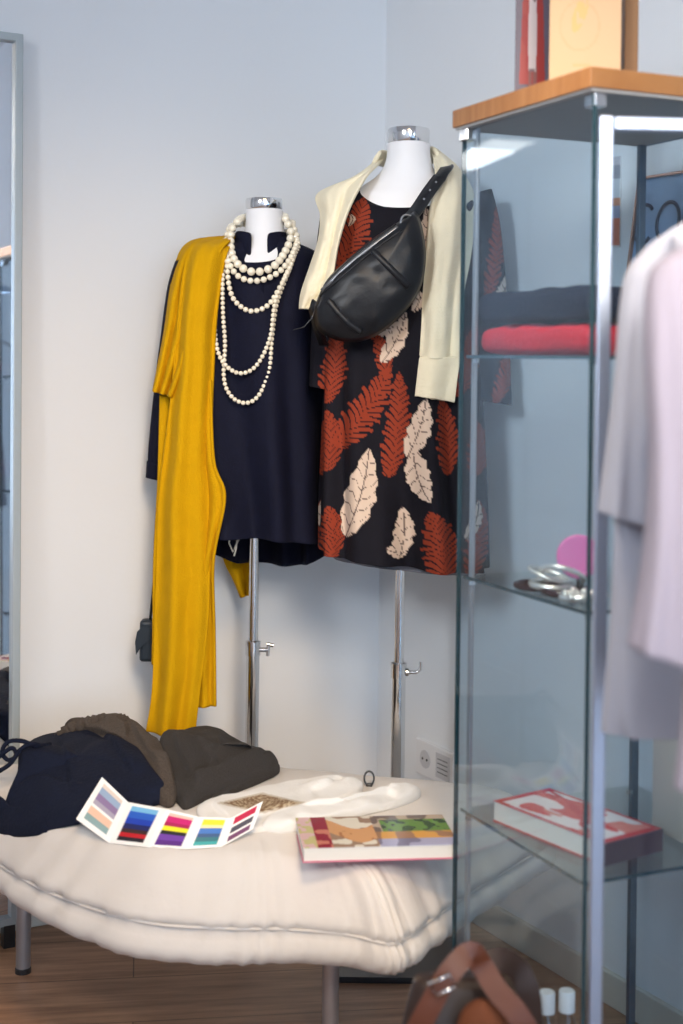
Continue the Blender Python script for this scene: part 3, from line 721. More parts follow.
# ------------------------------------------------------------------ daybed
BC = Vector((-0.17, 2.62))
BO = [(0.075, 2.245), (0.01, 2.280), (-0.085, 2.300), (-0.175, 2.300), (-0.31, 2.324), (-0.476, 2.44), (-0.624, 2.60), (-0.76, 2.73), (-0.80, 2.80), (-0.74, 2.87), (-0.58, 2.92), (-0.38, 2.925),
      (-0.14, 2.88), (0.10, 2.81), (0.30, 2.77), (0.385, 2.73), (0.36, 2.66), (0.22, 2.46), (0.145, 2.34), (0.105, 2.27)]
NB_ = 220
BOd = [Vector(p) for p in crom([BO[-1]]+BO+[BO[0], BO[1]], (len(BO)+2)*11+1)][11:-11]
if (BOd[0]-BOd[-1]).length < 1e-6: BOd = BOd[:-1]
NB_ = len(BOd)
BPOL = sorted(((math.atan2(p.y-BC.y, p.x-BC.x), (p-BC).length) for p in BOd))
def brad(a):
    n = len(BPOL)
    lo, hi = 0, n
    while lo < hi:
        mid = (lo+hi)//2
        if BPOL[mid][0] < a: lo = mid+1
        else: hi = mid
    a1, r1 = BPOL[lo-1] if lo > 0 else (BPOL[-1][0]-2*math.pi, BPOL[-1][1])
    a2, r2 = BPOL[lo] if lo < n else (BPOL[0][0]+2*math.pi, BPOL[0][1])
    f = (a-a1)/max(a2-a1, 1e-9); return r1+(r2-r1)*f
TOPZ = 0.445
def H(x, y):
    d = Vector((x, y))-BC; r = d.length
    if r < 1e-6: return TOPZ
    q = r/brad(math.atan2(d.y, d.x))
    if q > 1: return 0.36 - min((q-1)*1.0, 0.1)
    return TOPZ-0.05*q**3 - 0.035*max(0, (q-0.85)/0.15)**2
def GB(px, py, lift=0.0):
    """pixel -> point on the cushion top"""
    Y = 3.4
    for _ in range(1700):
        p = P(px, py, Y)
        if False: pass
        Y -= 0.001
        p2 = P(px, py, Y)
        if Y < 2.1: break
    # march from the camera outwards until below the surface
    Y = 2.12
    while Y < 3.3:
        p = P(px, py, Y)
        if p.z <= H(p.x, p.y)+lift: return p
        Y += 0.002
    return P(px, py, 2.9)
bed = empty('daybed', (BC.x, BC.y, 0), 'low daybed with thick white quilted cushion on round metal legs', 'daybed')
vv = []; ff = []; prof = []
RT = 40
for i in range(1, RT+1): prof.append(('t', i/RT))
# rim: from top edge (z .36) out to seam bulge and under
RIM = [(1.012, 0.345), (1.020, 0.333), (1.022, 0.322), (1.014, 0.316), (1.022, 0.309), (1.030, 0.298), (1.030, 0.283), (1.020, 0.270), (1.000, 0.262), (0.97, 0.260)]
vv.append((BC.x, BC.y, TOPZ))
for (k, q) in prof:
    for j, p in enumerate(BOd):
        d = p-BC; v = BC+d*q
        z = H(v.x, v.y) if q < 1 else 0.36
        # puckers running in from the rim
        pk_ = (math.sin(j*1.05+3*math.sin(j*0.23)+1.2*q)*0.0045+math.sin(j*2.3+2*math.sin(j*0.4))*0.002)*max(0, (q-0.70)/0.30)**1.3 + 0.004*vnoise(v.x*9, v.y*9, 5)
        vv.append((v.x, v.y, z+pk_))
for (q, z) in RIM:
    for j, p in enumerate(BOd):
        d = p-BC; v = BC+d*1.0 + d.normalized()*(q-1)*1.1
        pk_ = (math.sin(j*1.05+3*math.sin(j*0.23))*0.0035+math.sin(j*2.3+2*math.sin(j*0.4)+z*60)*0.002)*(1 if q > 1.0 else 0.2)
        v = v+d.normalized()*pk_
        fx, fy = Q((v.x, v.y, z))
        sag = 0.012*math.sin(math.pi*max(0, min(1, (v.x+0.6)/0.66))) if z < 0.316 and v.y < 2.6 else 0
        vv.append((v.x, v.y, z-sag))
n = NB_
for j in range(n): ff.append((0, 1+j, 1+(j+1) % n))
rows_ = RT+len(RIM)
for i in range(rows_-1):
    for j in range(n): ff.append((1+i*n+j, 1+i*n+(j+1) % n, 1+(i+1)*n+(j+1) % n, 1+(i+1)*n+j))
ff.append(tuple(1+(rows_-1)*n+j for j in range(n)))
cu = mesh_obj('cushion', vv, ff, quilt_m, bed, True)
pp = [Vector((*(BC+(p-BC)+(p-BC).normalized()*0.0185), 0.316)) for p in BOd]
MB().tube(pp, 0.0028, 6, closed=True).build('piping', quilt_m, cu, True)
fr2 = MB(); cpts = [BC+(Vector(p)-BC)*0.74 for p in BO]
vv = [Vector((p.x, p.y, 0.262)) for p in cpts]; n2 = len(vv)
fr2.add(vv+[v-Vector((0, 0, 0.012)) for v in vv], [tuple(range(n2)), tuple(range(n2, 2*n2))[::-1]]+[(i, i+n2, (i+1) % n2+n2, (i+1) % n2) for i in range(n2)])
fr2.build('frame', legm_m, bed)
for (x, y) in ((P(25, 900, 2.84).x-0.002, 2.84), (P(331, 960, 2.47).x, 2.47), (0.24, 2.70), (-0.73, 2.745)):
    o = MB().lathe((x, y, 0), [(0.013, 0.0), (0.0145, 0.004), (0.0145, 0.262)], 24).build('leg', legm_m, bed); autosmooth(o)
    o2 = MB().lathe((x, y, 0), [(0.016, 0.0), (0.016, 0.009), (0.0147, 0.011)], 24).build('foot', black_m, o)

# ------------------------------------------------------------------ folded clothes on the daybed
def heap(name, outl, m, parent, thick=0.02, bulge=0.015, wr=0.006, seed=1, n=120, rings=22, folds=None, ws=(22, 22), edge=0.25):
    """outl: (px,py,extra height) closed outline lying on the cushion"""
    base = []
    for o_ in outl:
        px, py, hz = o_
        base.append(GB(px, py, hz))
    n_ = len(base)
    cl = crom([base[-1]]+[tuple(b) for b in base]+[base[0], base[1]], (n_+2)*8+1)[8:-8]
    cl = [Vector(p) for p in cl]; 
    if (cl[0]-cl[-1]).length < 1e-5: cl = cl[:-1]
    n = len(cl); c = sum(cl, Vector((0, 0, 0)))/n
    vv = []; ff = []
    for i in range(1, rings+1):
        q = i/rings
        for p in cl:
            v = c+(p-c)*q
            hz = v.z-H(v.x, v.y)      # extra height at this place
            lift = thick*(1-max(0, (q-0.90)/0.10)**2*0.5)+bulge*(1-q**2)
            wn_ = wr*(vnoise(v.x*ws[0], v.y*ws[1], seed)+0.5*vnoise(v.x*ws[0]*2.3, v.y*ws[1]*2.3, seed+3))*(0.4+0.6*q)
            if folds: wn_ += folds(v, q)
            vv.append(Vector((v.x, v.y, max(v.z, H(v.x, v.y))+lift*0.9+wn_)))
    top = len(vv)
    # rounded side
    for (qq, f) in ((1.006, 0.55), (1.004, 0.2), (0.99, 0.0)):
        for p in cl:
            v = c+(p-c)*qq; hz = H(v.x, v.y)
            zt = max(v.z, hz)+thick*0.5
            vv.append(Vector((v.x, v.y, hz+0.001+(zt-hz)*f)))
    vv.append(Vector((c.x, c.y, max(c.z, H(c.x, c.y))+thick*0.9+bulge))); e = len(vv)-1
    for j in range(n): ff.append((e, j, (j+1) % n))
    for i in range(rings+2):
        for j in range(n): ff.append((i*n+j, i*n+(j+1) % n, (i+1)*n+(j+1) % n, (i+1)*n+j))
    ff.append(tuple((rings+2)*n+j for j in range(n)))
    return mesh_obj(name, vv, ff, m, parent, True)
def folds_tr(dirx, diry, freq, amp):
    return lambda v, q: amp*math.sin((v.x*dirx+v.y*diry)*freq+2*vnoise(v.x*8, v.y*8, 3))*min(1, 2*(1-q)+0.3)
def creases(lines, base=None):
    # overlapping cloth edges: the cloth steps down across each line, fading at its ends
    def f(v, q):
        px, py = Q(v); h = base(v, q) if base else 0.0
        for (x1, y1, x2, y2, amp, wd) in lines:
            dx, dy = x2-x1, y2-y1; L = math.hypot(dx, dy); s_ = ((px-x1)*dx+(py-y1)*dy)/L/L
            if -0.1 < s_ < 1.1:
                d = ((px-x1)*dy-(py-y1)*dx)/L + 1.5*math.sin(s_*5)
                h += amp*math.tanh(d/wd)*math.exp(-(d/14.0)**2)*max(0, 1-abs(2*s_-1)**4)
        return h
    return f
# brown tweed trousers (gathered waistband at the far left)
tw = empty('trousers', GB(125, 770), 'brown tweed trousers with gathered waistband behind the navy shorts', 'trousers')
heap('folded_cloth', [(66, 730, 0.03), (90, 724, 0.04), (118, 720, 0.045), (140, 733, 0.04), (160, 752, 0.03), (172, 776, 0.02), (176, 798, 0.01), (166, 806, 0.005), (140, 790, 0.01), (110, 770, 0.02), (70, 750, 0.02)], tweed_m, tw,
     thick=0.022, bulge=0.02, wr=0.006, folds=creases([(120, 724, 160, 790, 0.006, 1.0), (100, 722, 150, 752, -0.005, 1.0)], folds_tr(1, 0.6, 60, 0.0025)), rings=36)
wbp = [P(x, y, 2.86) for x, y in ((62, 737), (72, 727), (92, 722), (112, 718), (124, 722), (138, 736))]
mbw = MB(); dp = crom(wbp, 60); mbw.tube([Vector(p)+Vector((0, 0, -0.008+0.003*math.sin(i*1.5))) for i, p in enumerate(dp)], [0.016+0.0035*math.sin(i*1.5) for i in range(60)], 12)
mbw.build('gathered_waistband', tweed_m, tw, True)
# charcoal trousers
ch = empty('trousers', GB(220, 780), 'charcoal wool trousers folded in a heap right of the brown pair', 'trousers')
heap('folded_cloth', [(160, 742, 0.045), (185, 734, 0.05), (215, 733, 0.045), (232, 741, 0.04), (252, 750, 0.03), (260, 756, 0.03), (276, 762, 0.015), (275, 772, 0.01), (245, 785, 0.006), (215, 797, 0.003), (188, 811, 0.0), (178, 806, 0.0), (166, 780, 0.015)], char_m, ch,
     thick=0.018, bulge=0.022, wr=0.006, seed=8, folds=creases([(172, 744, 196, 800, 0.006, 1.2), (205, 740, 268, 766, -0.006, 1.2), (186, 792, 262, 764, -0.007, 1.0), (196, 752, 226, 786, 0.004, 1.0)], folds_tr(-0.5, 1, 45, 0.002)), rings=44, n=200, ws=(13, 13))
heap('trouser_leg', [(205, 795, 0.001), (230, 784, 0.004), (262, 768, 0.012), (278, 767, 0.008), (276, 774, 0.004), (246, 790, 0.001), (218, 801, 0.0)], char_m, ch, thick=0.012, bulge=0.008, seed=5, wr=0.003)
# navy shorts
ns = empty('shorts', GB(80, 800), 'folded navy jersey shorts with a drawstring on the daybed corner', 'shorts')
heap('folded_cloth', [(40, 744, 0.035), (70, 739, 0.04), (108, 734, 0.042), (124, 744, 0.038), (140, 757, 0.03), (152, 775, 0.025), (168, 797, 0.008), (150, 806, 0.004), (120, 811, 0.004), (82, 823, 0.004), (45, 832, 0.004), (12, 836, 0.006), (2, 822, 0.01), (8, 800, 0.02), (18, 778, 0.035), (20, 758, 0.045)],
     navyc_m, ns, thick=0.024, bulge=0.030, wr=0.006, seed=12, folds=creases([(100, 738, 132, 796, 0.006, 1.0), (62, 748, 70, 818, 0.005, 1.2), (20, 806, 84, 808, -0.006, 1.0), (76, 750, 140, 762, -0.004, 1.2)], folds_tr(0.3, 1, 22, 0.001)), ws=(9, 9), rings=44)
heap('folded_leg', [(0, 806, 0.012), (-16, 800, 0.02), (-20, 815, 0.01), (-8, 833, 0.004), (14, 838, 0.003), (44, 834, 0.003), (44, 826, 0.008), (16, 818, 0.012)], navyc_m, ns, thick=0.02, bulge=0.008, wr=0.003, seed=2)
dsb = MB()
dsb.tube([Vector(p) for p in crom([P(50, 744, 2.70), P(36, 746, 2.66), P(22, 741, 2.65), P(8, 742, 2.66), P(2, 752, 2.655), P(8, 760, 2.65), P(16, 756, 2.65), P(12, 748, 2.645), P(0, 756, 2.645), P(-12, 768, 2.64)], 60)], 0.0042, 8)
dsb.tube([Vector(p) for p in crom([P(48, 750, 2.69), P(34, 744, 2.655), P(20, 750, 2.648), P(10, 764, 2.64), P(-6, 774, 2.64)], 40)], 0.0042, 8)
dsb.build('drawstring', navyc_m, ns, True)
# white jumper with patterned yoke
def wj_col(px, py, v=None):
    # brown speckled diamond on white
    d = abs((px-262)/46)+abs((py-803)/10.5)
    W = srgb(228, 226, 222)
    if d < 1.0:
        if 0.84 < d: return srgb(196, 186, 170)
        return srgb(120, 92, 66) if vnoise(px*1.3, py*2.2, 2) > -0.2 else srgb(188, 170, 142)
    return W
wj = empty('jumper', GB(300, 810), 'white jumper with brown beaded pattern lying folded on the daybed', 'jumper')
white2_m = mat('white_knit_print', (1, 1, 1), 0.85, attr=True, bump=0.1, bscale=120)
def heap_col(o, fn):
    me = o.data; at = me.color_attributes.new('col', 'FLOAT_COLOR', 'POINT'); off = root_loc(o.parent); fl_ = []
    for v in me.vertices:
        c = fn(*Q(v.co+off)); fl_ += [c[0], c[1], c[2], 1]
    at.data.foreach_set('color', fl_)
o = heap('folded_body', [(197, 812, 0.004), (210, 803, 0.006), (245, 797, 0.008), (290, 786, 0.01), (340, 780, 0.014), (362, 786, 0.012), (352, 800, 0.006), (320, 812, 0.003), (300, 822, 0.0), (262, 834, 0.0), (230, 835, 0.0), (208, 828, 0.0)], white2_m, wj, thick=0.014, bulge=0.004, wr=0.002, seed=21, rings=60, folds=creases([(300, 792, 352, 786, -0.005, 0.8), (212, 808, 228, 830, 0.004, 0.8), (310, 800, 345, 782, 0.005, 0.8), (240, 826, 300, 814, 0.004, 0.9)]))
heap_col(o, wj_col)
o = heap('sleeve', [(262, 830, 0.0), (280, 818, 0.004), (330, 808, 0.008), (375, 798, 0.010), (412, 790, 0.010), (420, 796, 0.006), (400, 806, 0.004), (360, 816, 0.002), (310, 828, 0.0), (280, 835, 0.0)], white_m, wj, thick=0.016, bulge=0.008, wr=0.004, seed=23, rings=40, folds=creases([(300, 820, 400, 797, 0.005, 0.8), (388, 794, 396, 806, 0.004, 0.8), (330, 812, 380, 804, -0.004, 0.8)]))
# small black cord loop beside the jumper
kl = empty('cord_loop', GB(369, 786), 'small black cord loop standing by the white jumper', 'cord loop')
c = GB(369, 787, 0.0)+Vector((0, 0, 0.012)); mbk = MB(); mbk.tube([c+Vector((0.009*math.cos(a), 0.004*math.sin(a), 0.012*math.sin(a)+0.004)) for a in [2*math.pi*k/20 for k in range(20)]], 0.0018, 8, closed=True)
mbk.build('loop', black_m, kl, True)
o = MB().box(c+Vector((0, 0, -0.009)), (0.006, 0, 0), (0, 0.004, 0), (0, 0, 0.004)).build('clip', black_m, kl); bevel(o, 0.001)

# ------------------------------------------------------------------ generic quad print
def quad_print(name, tl, tr, br, bl_, fn, m, parent, nu=60, nv=60, th=0.0012, nrm=None):
    """flat printed panel; fn(u,v) -> colour, u right, v down; its back is plain white"""
    tl, tr, br, bl_ = map(Vector, (tl, tr, br, bl_)); nn_ = (tr-tl).cross(bl_-tl).normalized()
    if nn_.dot(Vector((0, 0, CZ))-tl) < 0: nn_ = -nn_
    vv = []; cl = []; ff = []
    for j in range(nv+1):
        for i in range(nu+1):
            u, v = i/nu, j/nv
            vv.append(tl*(1-u)*(1-v)+tr*u*(1-v)+br*u*v+bl_*(1-u)*v); cl.append(fn(u, v))
    K = len(vv)
    for j in range(nv):
        for i in range(nu):
            a = j*(nu+1)+i; ff.append((a, a+1, a+nu+2, a+nu+1))
    for q in list(vv): vv.append(q-nn_*th); cl.append(srgb(232, 230, 226))
    for j in range(nv):
        for i in range(nu):
            a = K+j*(nu+1)+i; ff.append((a, a+nu+1, a+nu+2, a+1))
    rim = [i for i in range(nu)]+[j*(nu+1)+nu for j in range(nv)]+[nv*(nu+1)+i for i in range(nu, 0, -1)]+[j*(nu+1) for j in range(nv, 0, -1)]
    for a, b in zip(rim, rim[1:]+rim[:1]): ff.append((a, b, b+K, a+K))
    return mesh_obj(name, vv, ff, m, parent, False, cl)
# ------------------------------------------------------------------ colour swatch leaflet
Wc = srgb(246, 244, 240)
SW = [[(0.16, srgb(222, 206, 192)), (0.30, srgb(150, 170, 196)), (0.44, srgb(140, 118, 156)), (0.54, srgb(168, 160, 176)), (0.60, Wc), (0.76, srgb(232, 190, 164)), (0.90, srgb(136, 164, 164))],
      [(0.20, srgb(120, 184, 222)), (0.36, srgb(40, 92, 190)), (0.50, srgb(28, 60, 170)), (0.62, srgb(24, 30, 90)), (0.72, srgb(60, 34, 30)), (0.82, srgb(190, 20, 30)), (0.92, srgb(30, 20, 30))],
      [(0.16, srgb(240, 190, 176)), (0.32, srgb(200, 20, 110)), (0.42, srgb(170, 20, 80)), (0.54, srgb(240, 226, 40)), (0.64, srgb(30, 30, 30)), (0.80, srgb(110, 60, 160)), (0.94, srgb(90, 40, 130))],
      [(0.26, srgb(250, 216, 30)), (0.36, srgb(240, 226, 160)), (0.54, srgb(40, 110, 190)), (0.66, srgb(30, 80, 130)), (0.80, srgb(24, 110, 120)), (0.92, srgb(40, 160, 160))],
      [(0.34, srgb(190, 20, 70)), (0.44, Wc), (0.66, srgb(70, 70, 84)), (0.74, Wc), (0.94, srgb(110, 60, 100))]]
def sw_fn(k):
    def f(u, v):
        if not (0.16 < u < 0.84) or v < 0.07: return Wc
        for e_, c in SW[k]:
            if v < e_: return c
        return Wc
    return f
sw = empty('colour_leaflet', GB(165, 848), 'unfolded zigzag leaflet showing stripes of colour swatches', 'leaflet')
botp = [(76, 819), (109, 843), (147, 847), (186, 849), (221, 847), (253, 829)]
topp = [(102, 777), (128, 802), (166, 809), (200, 817), (231, 818), (263, 801)]
bw = [GB(x, y, 0.004+0.018*(i == 5)) for i, (x, y) in enumerate(botp)]; tw_ = []
for (x, y), b_ in zip(topp, bw): tw_.append(P(x, y, b_.y+0.035))
bw[0] = P(76, 819, bw[1].y+0.03); tw_[0] = P(102, 777, bw[0].y+0.05)
for k in range(5):
    quad_print('swatch_panel', tw_[k], tw_[k+1], bw[k+1], bw[k], sw_fn(k), attr_m, sw, 30, 50, 0.0008)
# ------------------------------------------------------------------ magazine on the daybed
def mag_cover(u, v):
    n1 = vnoise(u*14, v*6, 31); n2 = vnoise(u*30, v*12, 32)
    if u < 0.10: return srgb(226, 190, 190) if n2 > 0 else srgb(206, 196, 140)
    if u < 0.20: return srgb(150, 44, 60) if n1 > -0.3 else srgb(210, 130, 110)
    if u < 0.50:
        if abs(v-0.45+0.2*math.sin(u*12)) < 0.22: return srgb(214, 160, 110) if n2 > -0.5 else srgb(176, 120, 80)
        return srgb(230, 222, 206) if n1 > -0.2 else srgb(160, 132, 110)
    if v < 0.55:
        if abs(v-0.35) < 0.2 and u > 0.55: return srgb(104, 140, 70) if n2 > -0.2 else srgb(60, 84, 44)
        return srgb(190, 170, 150) if n1 > 0 else srgb(120, 104, 96)
    if v < 0.78: return srgb(216, 160, 80) if n1 > -0.2 else srgb(160, 120, 90)
    return srgb(170, 170, 200) if n1 > -0.2 else srgb(124, 120, 146)
bz = 0.432
def box_book(name, label, cat, tl, tr, br, bl_, th, cover, spine_m, pages_front=True, m=attrg_m, shift=0.0, group=None, pm=None):
    tl, tr, br, bl_ = map(Vector, (tl, tr, br, bl_)); dn = Vector((0, 0, -1))
    e = empty(name, (tl+tr+br+bl_)/4-Vector((0, 0, th)), label, cat, group)
    up = 0.0022
    quad_print('cover', tl, tr, br, bl_, cover, m, e, 150, 60, 0.0018)
    c = (tl+tr+br+bl_)/4
    ins = [c+(p-c)*0.985 for p in (tl, tr, br, bl_)]
    mb = MB(); vv = [p-Vector((0, 0, 0.0018)) for p in ins]+[p-Vector((0, 0, th-0.0025)) for p in ins]
    mb.add(vv, [(0,1,2,3),(7,6,5,4),(0,4,5,1),(1,5,6,2),(2,6,7,3),(3,7,4,0)]); mb.build('pages', pm or pages_m, e)
    mb = MB(); q = [tl, tr, br, bl_]; vv = [p-Vector((0, 0, th-0.0025)) for p in q]+[p-Vector((0, 0, th)) for p in q]
    mb.add(vv, [(0,1,2,3),(7,6,5,4),(0,4,5,1),(1,5,6,2),(2,6,7,3),(3,7,4,0)]); mb.build('back_cover', spine_m, e)
    return e
zt = 0.452
a_, b_, c_ = G(303, 848, zt), G(459, 844, zt), G(458, 814, zt)
vx = (b_-a_); vy = (c_-b_); vy = (vy-vx*(vy.dot(vx)/vx.length_squared))
box_book('magazine', 'thick colourful magazine lying at the right end of the daybed', 'magazine', a_+vy, b_+vy, b_, a_, 0.024, mag_cover, pinkp_m)

# ------------------------------------------------------------------ glass display cabinet
YAW = R(24)
CA = Vector((-math.sin(YAW), math.cos(YAW), 0)); CB = Vector((math.cos(YAW), math.sin(YAW), 0))
CN = Vector((0.340, 1.95, 0)); DA, DB = 0.37, 0.352; CT = 1.634; WTH = 0.028; CBZ = 0.06
def K(a, b, z=0.0): return CN+CA*a+CB*b+Vector((0, 0, z))
cab = empty('display_cabinet', K(DA/2, DB/2), 'tall glass display cabinet with oak top in the right foreground', 'display cabinet', rz=YAW)
o = MB().box(K(DA/2, DB/2, CT-WTH/2), CA*(DA/2+0.012), CB*(DB/2+0.012), (0, 0, WTH/2)).build('oak_top', oak_m, cab); bevel(o, 0.001)
MB().box(K(DA/2, DB/2, CT-WTH-0.002), CA*(DA/2+0.008), CB*(DB/2+0.008), (0, 0, 0.002)).build('top_underside', under_m, cab)
o = MB().box(K(DA/2, DB/2, CBZ/2), CA*(DA/2+0.012), CB*(DB/2+0.012), (0, 0, CBZ/2)).build('oak_base', oak_m, cab); bevel(o, 0.001)
g0, g1 = CBZ+0.001, CT-WTH-0.005; gz, gh = (g0+g1)/2, (g1-g0)/2
GT = 0.0022
def gpane(name, c, ax, ay):
    o = MB().box(c, ax, ay, (0, 0, gh)).build(name, glass_m, cab)
    # polished green-dark vertical edges
    L = Vector(ax).length
    e = MB()
    for s in (-1, 1): e.box(Vector(c)+Vector(ax)*s*(1+0.0007/L), Vector(ax).normalized()*0.0007, Vector(ay), (0, 0, gh))
    e.build('glass_edge', gedge_m, o)
    return o
gpane('side_pane', K(DA/2, GT, gz), CA*(DA/2-0.001), CB*GT)
gpane('side_pane', K(DA/2, DB-GT, gz), CA*(DA/2-0.001), CB*GT)
gpane('back_pane', K(DA-GT, DB/2, gz), CB*(DB/2-0.006), CA*GT)
gpane('door', K(GT, DB/2, gz), CB*(DB/2-0.007), CA*GT)
for (a, b) in ((DA-0.012, DB-0.012), (DA-0.028, 0.012)):
    o = MB().box(K(a, b, gz), CA*0.005, CB*(0.0065 if b > 0.1 else 0.003), (0, 0, gh)).build('corner_rail', steel_m, cab); bevel(o, 0.001)
    o.data.materials[0] = railg_m if b > 0.1 else legm_m
for i, (a, b) in enumerate(((0.012, 0.012), (DA-0.012, 0.004))):
    o = MB().box(K(a, b, g1-0.008), CA*0.013, CB*0.010, (0, 0, 0.010)).build('clip', chrome_m, cab); bevel(o, 0.002)
SZ = [1.238, 0.885, 0.512]
for z in SZ:
    o = MB().box(K(DA/2, DB/2, z), CA*(DA/2-0.010), CB*(DB/2-0.008), (0, 0, 0.0025)).build('shelf', shelf_m, cab)
    e = MB()
    e.box(K(DA/2, 0.0075, z), CA*(DA/2-0.010), CB*0.0006, (0, 0, 0.0026)); e.box(K(0.0095, DB/2, z), CB*(DB/2-0.008), CA*0.0006, (0, 0, 0.0026))
    e.build('shelf_edge', gedge_m, o)
    for (a, b) in ((DA-0.03, 0.012), (DA-0.012, DB-0.02), (0.014, 0.014)):
        MB().tube([K(a, b, z-0.010), K(a, b, z-0.003)], 0.006, 12).build('shelf_pin', chrome_m, o)

# things inside the cabinet
def soft_slab(name, c, ax, ay, h, m, parent, seed=1, layers=1, rnd=0.35):
    """folded garment: rounded slab with bulging folded front"""
    nu, nv = 44, 30; vv = []; ff = []
    ax = Vector(ax); ay = Vector(ay); c = Vector(c)
    for l in range(layers):
        lh = h/layers; z0 = c.z+l*lh
        st = len(vv); K_ = 28; M_ = 34
        for i in range(K_+1):      # around along ax from -1..1 ; section loop in ay/z
            s = -1+2*i/K_
            for j in range(M_):
                a = 2*math.pi*j/M_; ca, sa = math.cos(a), math.sin(a)
                yy = math.copysign(abs(ca)**0.25, ca); zz = math.copysign(abs(sa)**0.35, sa)
                en = (1-abs(s)**24)**0.5
                p = c+ax*s*(1-0.02*l+0.02*vnoise(a*1.5, l, seed))+ay*yy*(0.97+0.03*en)*(1+0.03*vnoise(s*3, a, seed+l))
                p = Vector((p.x, p.y, z0+lh*0.5+lh*0.5*zz*(0.55+0.45*en)+0.0035*vnoise(s*5, yy*4+l, seed+5)*(1 if zz > 0 else 0.2)))
                vv.append(p)
        for i in range(K_):
            for j in range(M_): ff.append((st+i*M_+j, st+i*M_+(j+1) % M_, st+(i+1)*M_+(j+1) % M_, st+(i+1)*M_+j))
        ff.append(tuple(st+j for j in range(M_))); ff.append(tuple(st+K_*M_+j for j in range(M_))[::-1])
    return mesh_obj(name, vv, ff, m, parent, True)
z = SZ[0]+0.0035
o = soft_slab('folded_jumper', K(0.192, 0.160, z), CA*0.145, CB*0.140, 0.046, red_m, None, 3, 1); tag(o, 'red folded jumper on the top shelf under the navy one', 'jumper', 'folded jumpers in the cabinet')
o = soft_slab('folded_jumper', K(0.190, 0.160, z+0.048), CA*0.150, CB*0.142, 0.052, navyc_m, None, 9, 1); tag(o, 'dark navy folded jumper on top of the red one in the cabinet', 'jumper', 'folded jumpers in the cabinet')
# jewellery on the middle shelf
z = SZ[1]+0.0032
def ringmesh(c, r, t, tilt, az, m, name, parent, flat=1.0, n=30):
    mb = MB(); pts = []
    mt = Matrix.Rotation(az, 3, 'Z') @ Matrix.Rotation(tilt, 3, 'X')
    for k in range(n):
        a = 2*math.pi*k/n; pts.append(Vector(c)+mt @ Vector((r*math.cos(a), r*math.sin(a), 0)))
    mb.tube(pts, t, 8, closed=True); return mb.build(name, m, parent, True)
LBR = ['wide silver bangle lying flat on the middle shelf', 'thin silver bangle leaning on the pile', 'silver bangle tilted on top of the pile', 'small silver bangle nearest the cabinet corner', 'dark beaded bracelet at the left of the jewellery', 'dark red bracelet below the silver bangles']
for i, (a, b, r, t, tl_, dz, mm) in enumerate(((0.155, 0.045, 0.032, 0.0048, 0.05, 0.014, silver_m), (0.165, 0.045, 0.031, 0.0036, 0.30, 0.026, silver_m), (0.135, 0.048, 0.032, 0.004, 0.5, 0.030, silver_m),
                                              (0.075, 0.042, 0.028, 0.005, 0.10, 0.008, silver_m), (0.20, 0.045, 0.031, 0.005, 0.0, 0.005, darkb_m), (0.13, 0.05, 0.033, 0.0055, 0.06, 0.008, darkb_m))):
    o = ringmesh(K(a, b, z+dz), r, t, tl_, i*1.3, mm, 'bracelet', None); tag(o, LBR[i], 'bracelet', 'bracelets on the middle shelf')
ch_ = MB()
for k in range(34):
    a = k*0.7; rr_ = 0.010+0.0006*k
    c = K(0.075+rr_*math.cos(a)*1.1, 0.045+rr_*math.sin(a)*1.1, z+0.007+0.006*abs(math.sin(k*1.7)))
    ch_.lathe(c, [(0.001, -0.0055), (0.0048, -0.003), (0.006, 0), (0.0048, 0.003), (0.001, 0.0055)], 8)
o = ch_.build('beaded_necklace', silver_m, None, True); tag(o, 'coiled silver bead necklace at the near cabinet corner', 'necklace')
pd = empty('hand_mirror', K(0.12, 0.066, z), 'round pink hand mirror propped on the middle shelf', 'hand mirror')
c = K(0.12, 0.066, z+0.058); nrm = (Vector((0, 0, CZ))-c); nrm.z = 0.25; nrm.normalize()
mb = MB(); mb.tube([c-nrm*0.004, c+nrm*0.004], 0.029, 40); mb.build('disc', pink_m, pd)
x_ = nrm.cross(Vector((0, 0, 1))).normalized(); y_ = x_.cross(nrm).normalized()
mb = MB(); mb.tube([c+(x_*math.cos(a)+y_*math.sin(a))*0.029 for a in [2*math.pi*k/40 for k in range(40)]], 0.0035, 8, closed=True); mb.build('rim', pink_m, pd, True)
MB().tube([K(0.12, 0.066, z+0.001), K(0.12, 0.066, z+0.028)], 0.003, 10).build('stem', dbrown_m, pd)
MB().box(K(0.12, 0.066, z+0.003), CA*0.012, CB*0.015, (0, 0, 0.003)).build('base', dbrown_m, pd)
# big red book on the lowest glass shelf
def red_cover(u, v):
    e = min(u, 1-u, v, 1-v)
    if e < 0.06: return srgb(190, 30, 44)
    n1 = vnoise(u*4, v*4, 61); n2 = vnoise(u*9, v*7, 62)
    if abs(u-v-0.1*n1) < 0.05: return srgb(190, 30, 44)
    if n1+0.4*n2 > 0.25: return srgb(204, 60, 60)
    if n2 < -0.35: return srgb(214, 120, 110)
    return srgb(232, 220, 222)
zb = SZ[2]+0.0035; hb_ = 0.032
L_ = Vector((0.245, 2.215, zb+hb_)); N_ = Vector((0.382, 2.022, zb+hb_)); d1 = (N_-L_); d2 = Vector((-d1.y, d1.x, 0)).normalized()*0.120
rbk = box_book('art_book', 'large red and white art book lying on the lowest glass shelf', 'book', L_+d2, N_+d2, N_, L_, hb_, red_cover, mat('red_board', srgb(190, 30, 44), 0.4))
sp_ = MB(); e1 = (N_+d2-N_); e0 = Vector((0, 0, -(hb_/2)))
nn3 = (N_-L_).normalized()
sp_.box(N_+e1/2+e0+nn3*0.0012, e1/2, nn3*0.0012, (0, 0, hb_/2)); sp_.build('spine', mat('spine_dark', srgb(84, 60, 70), 0.4), rbk)
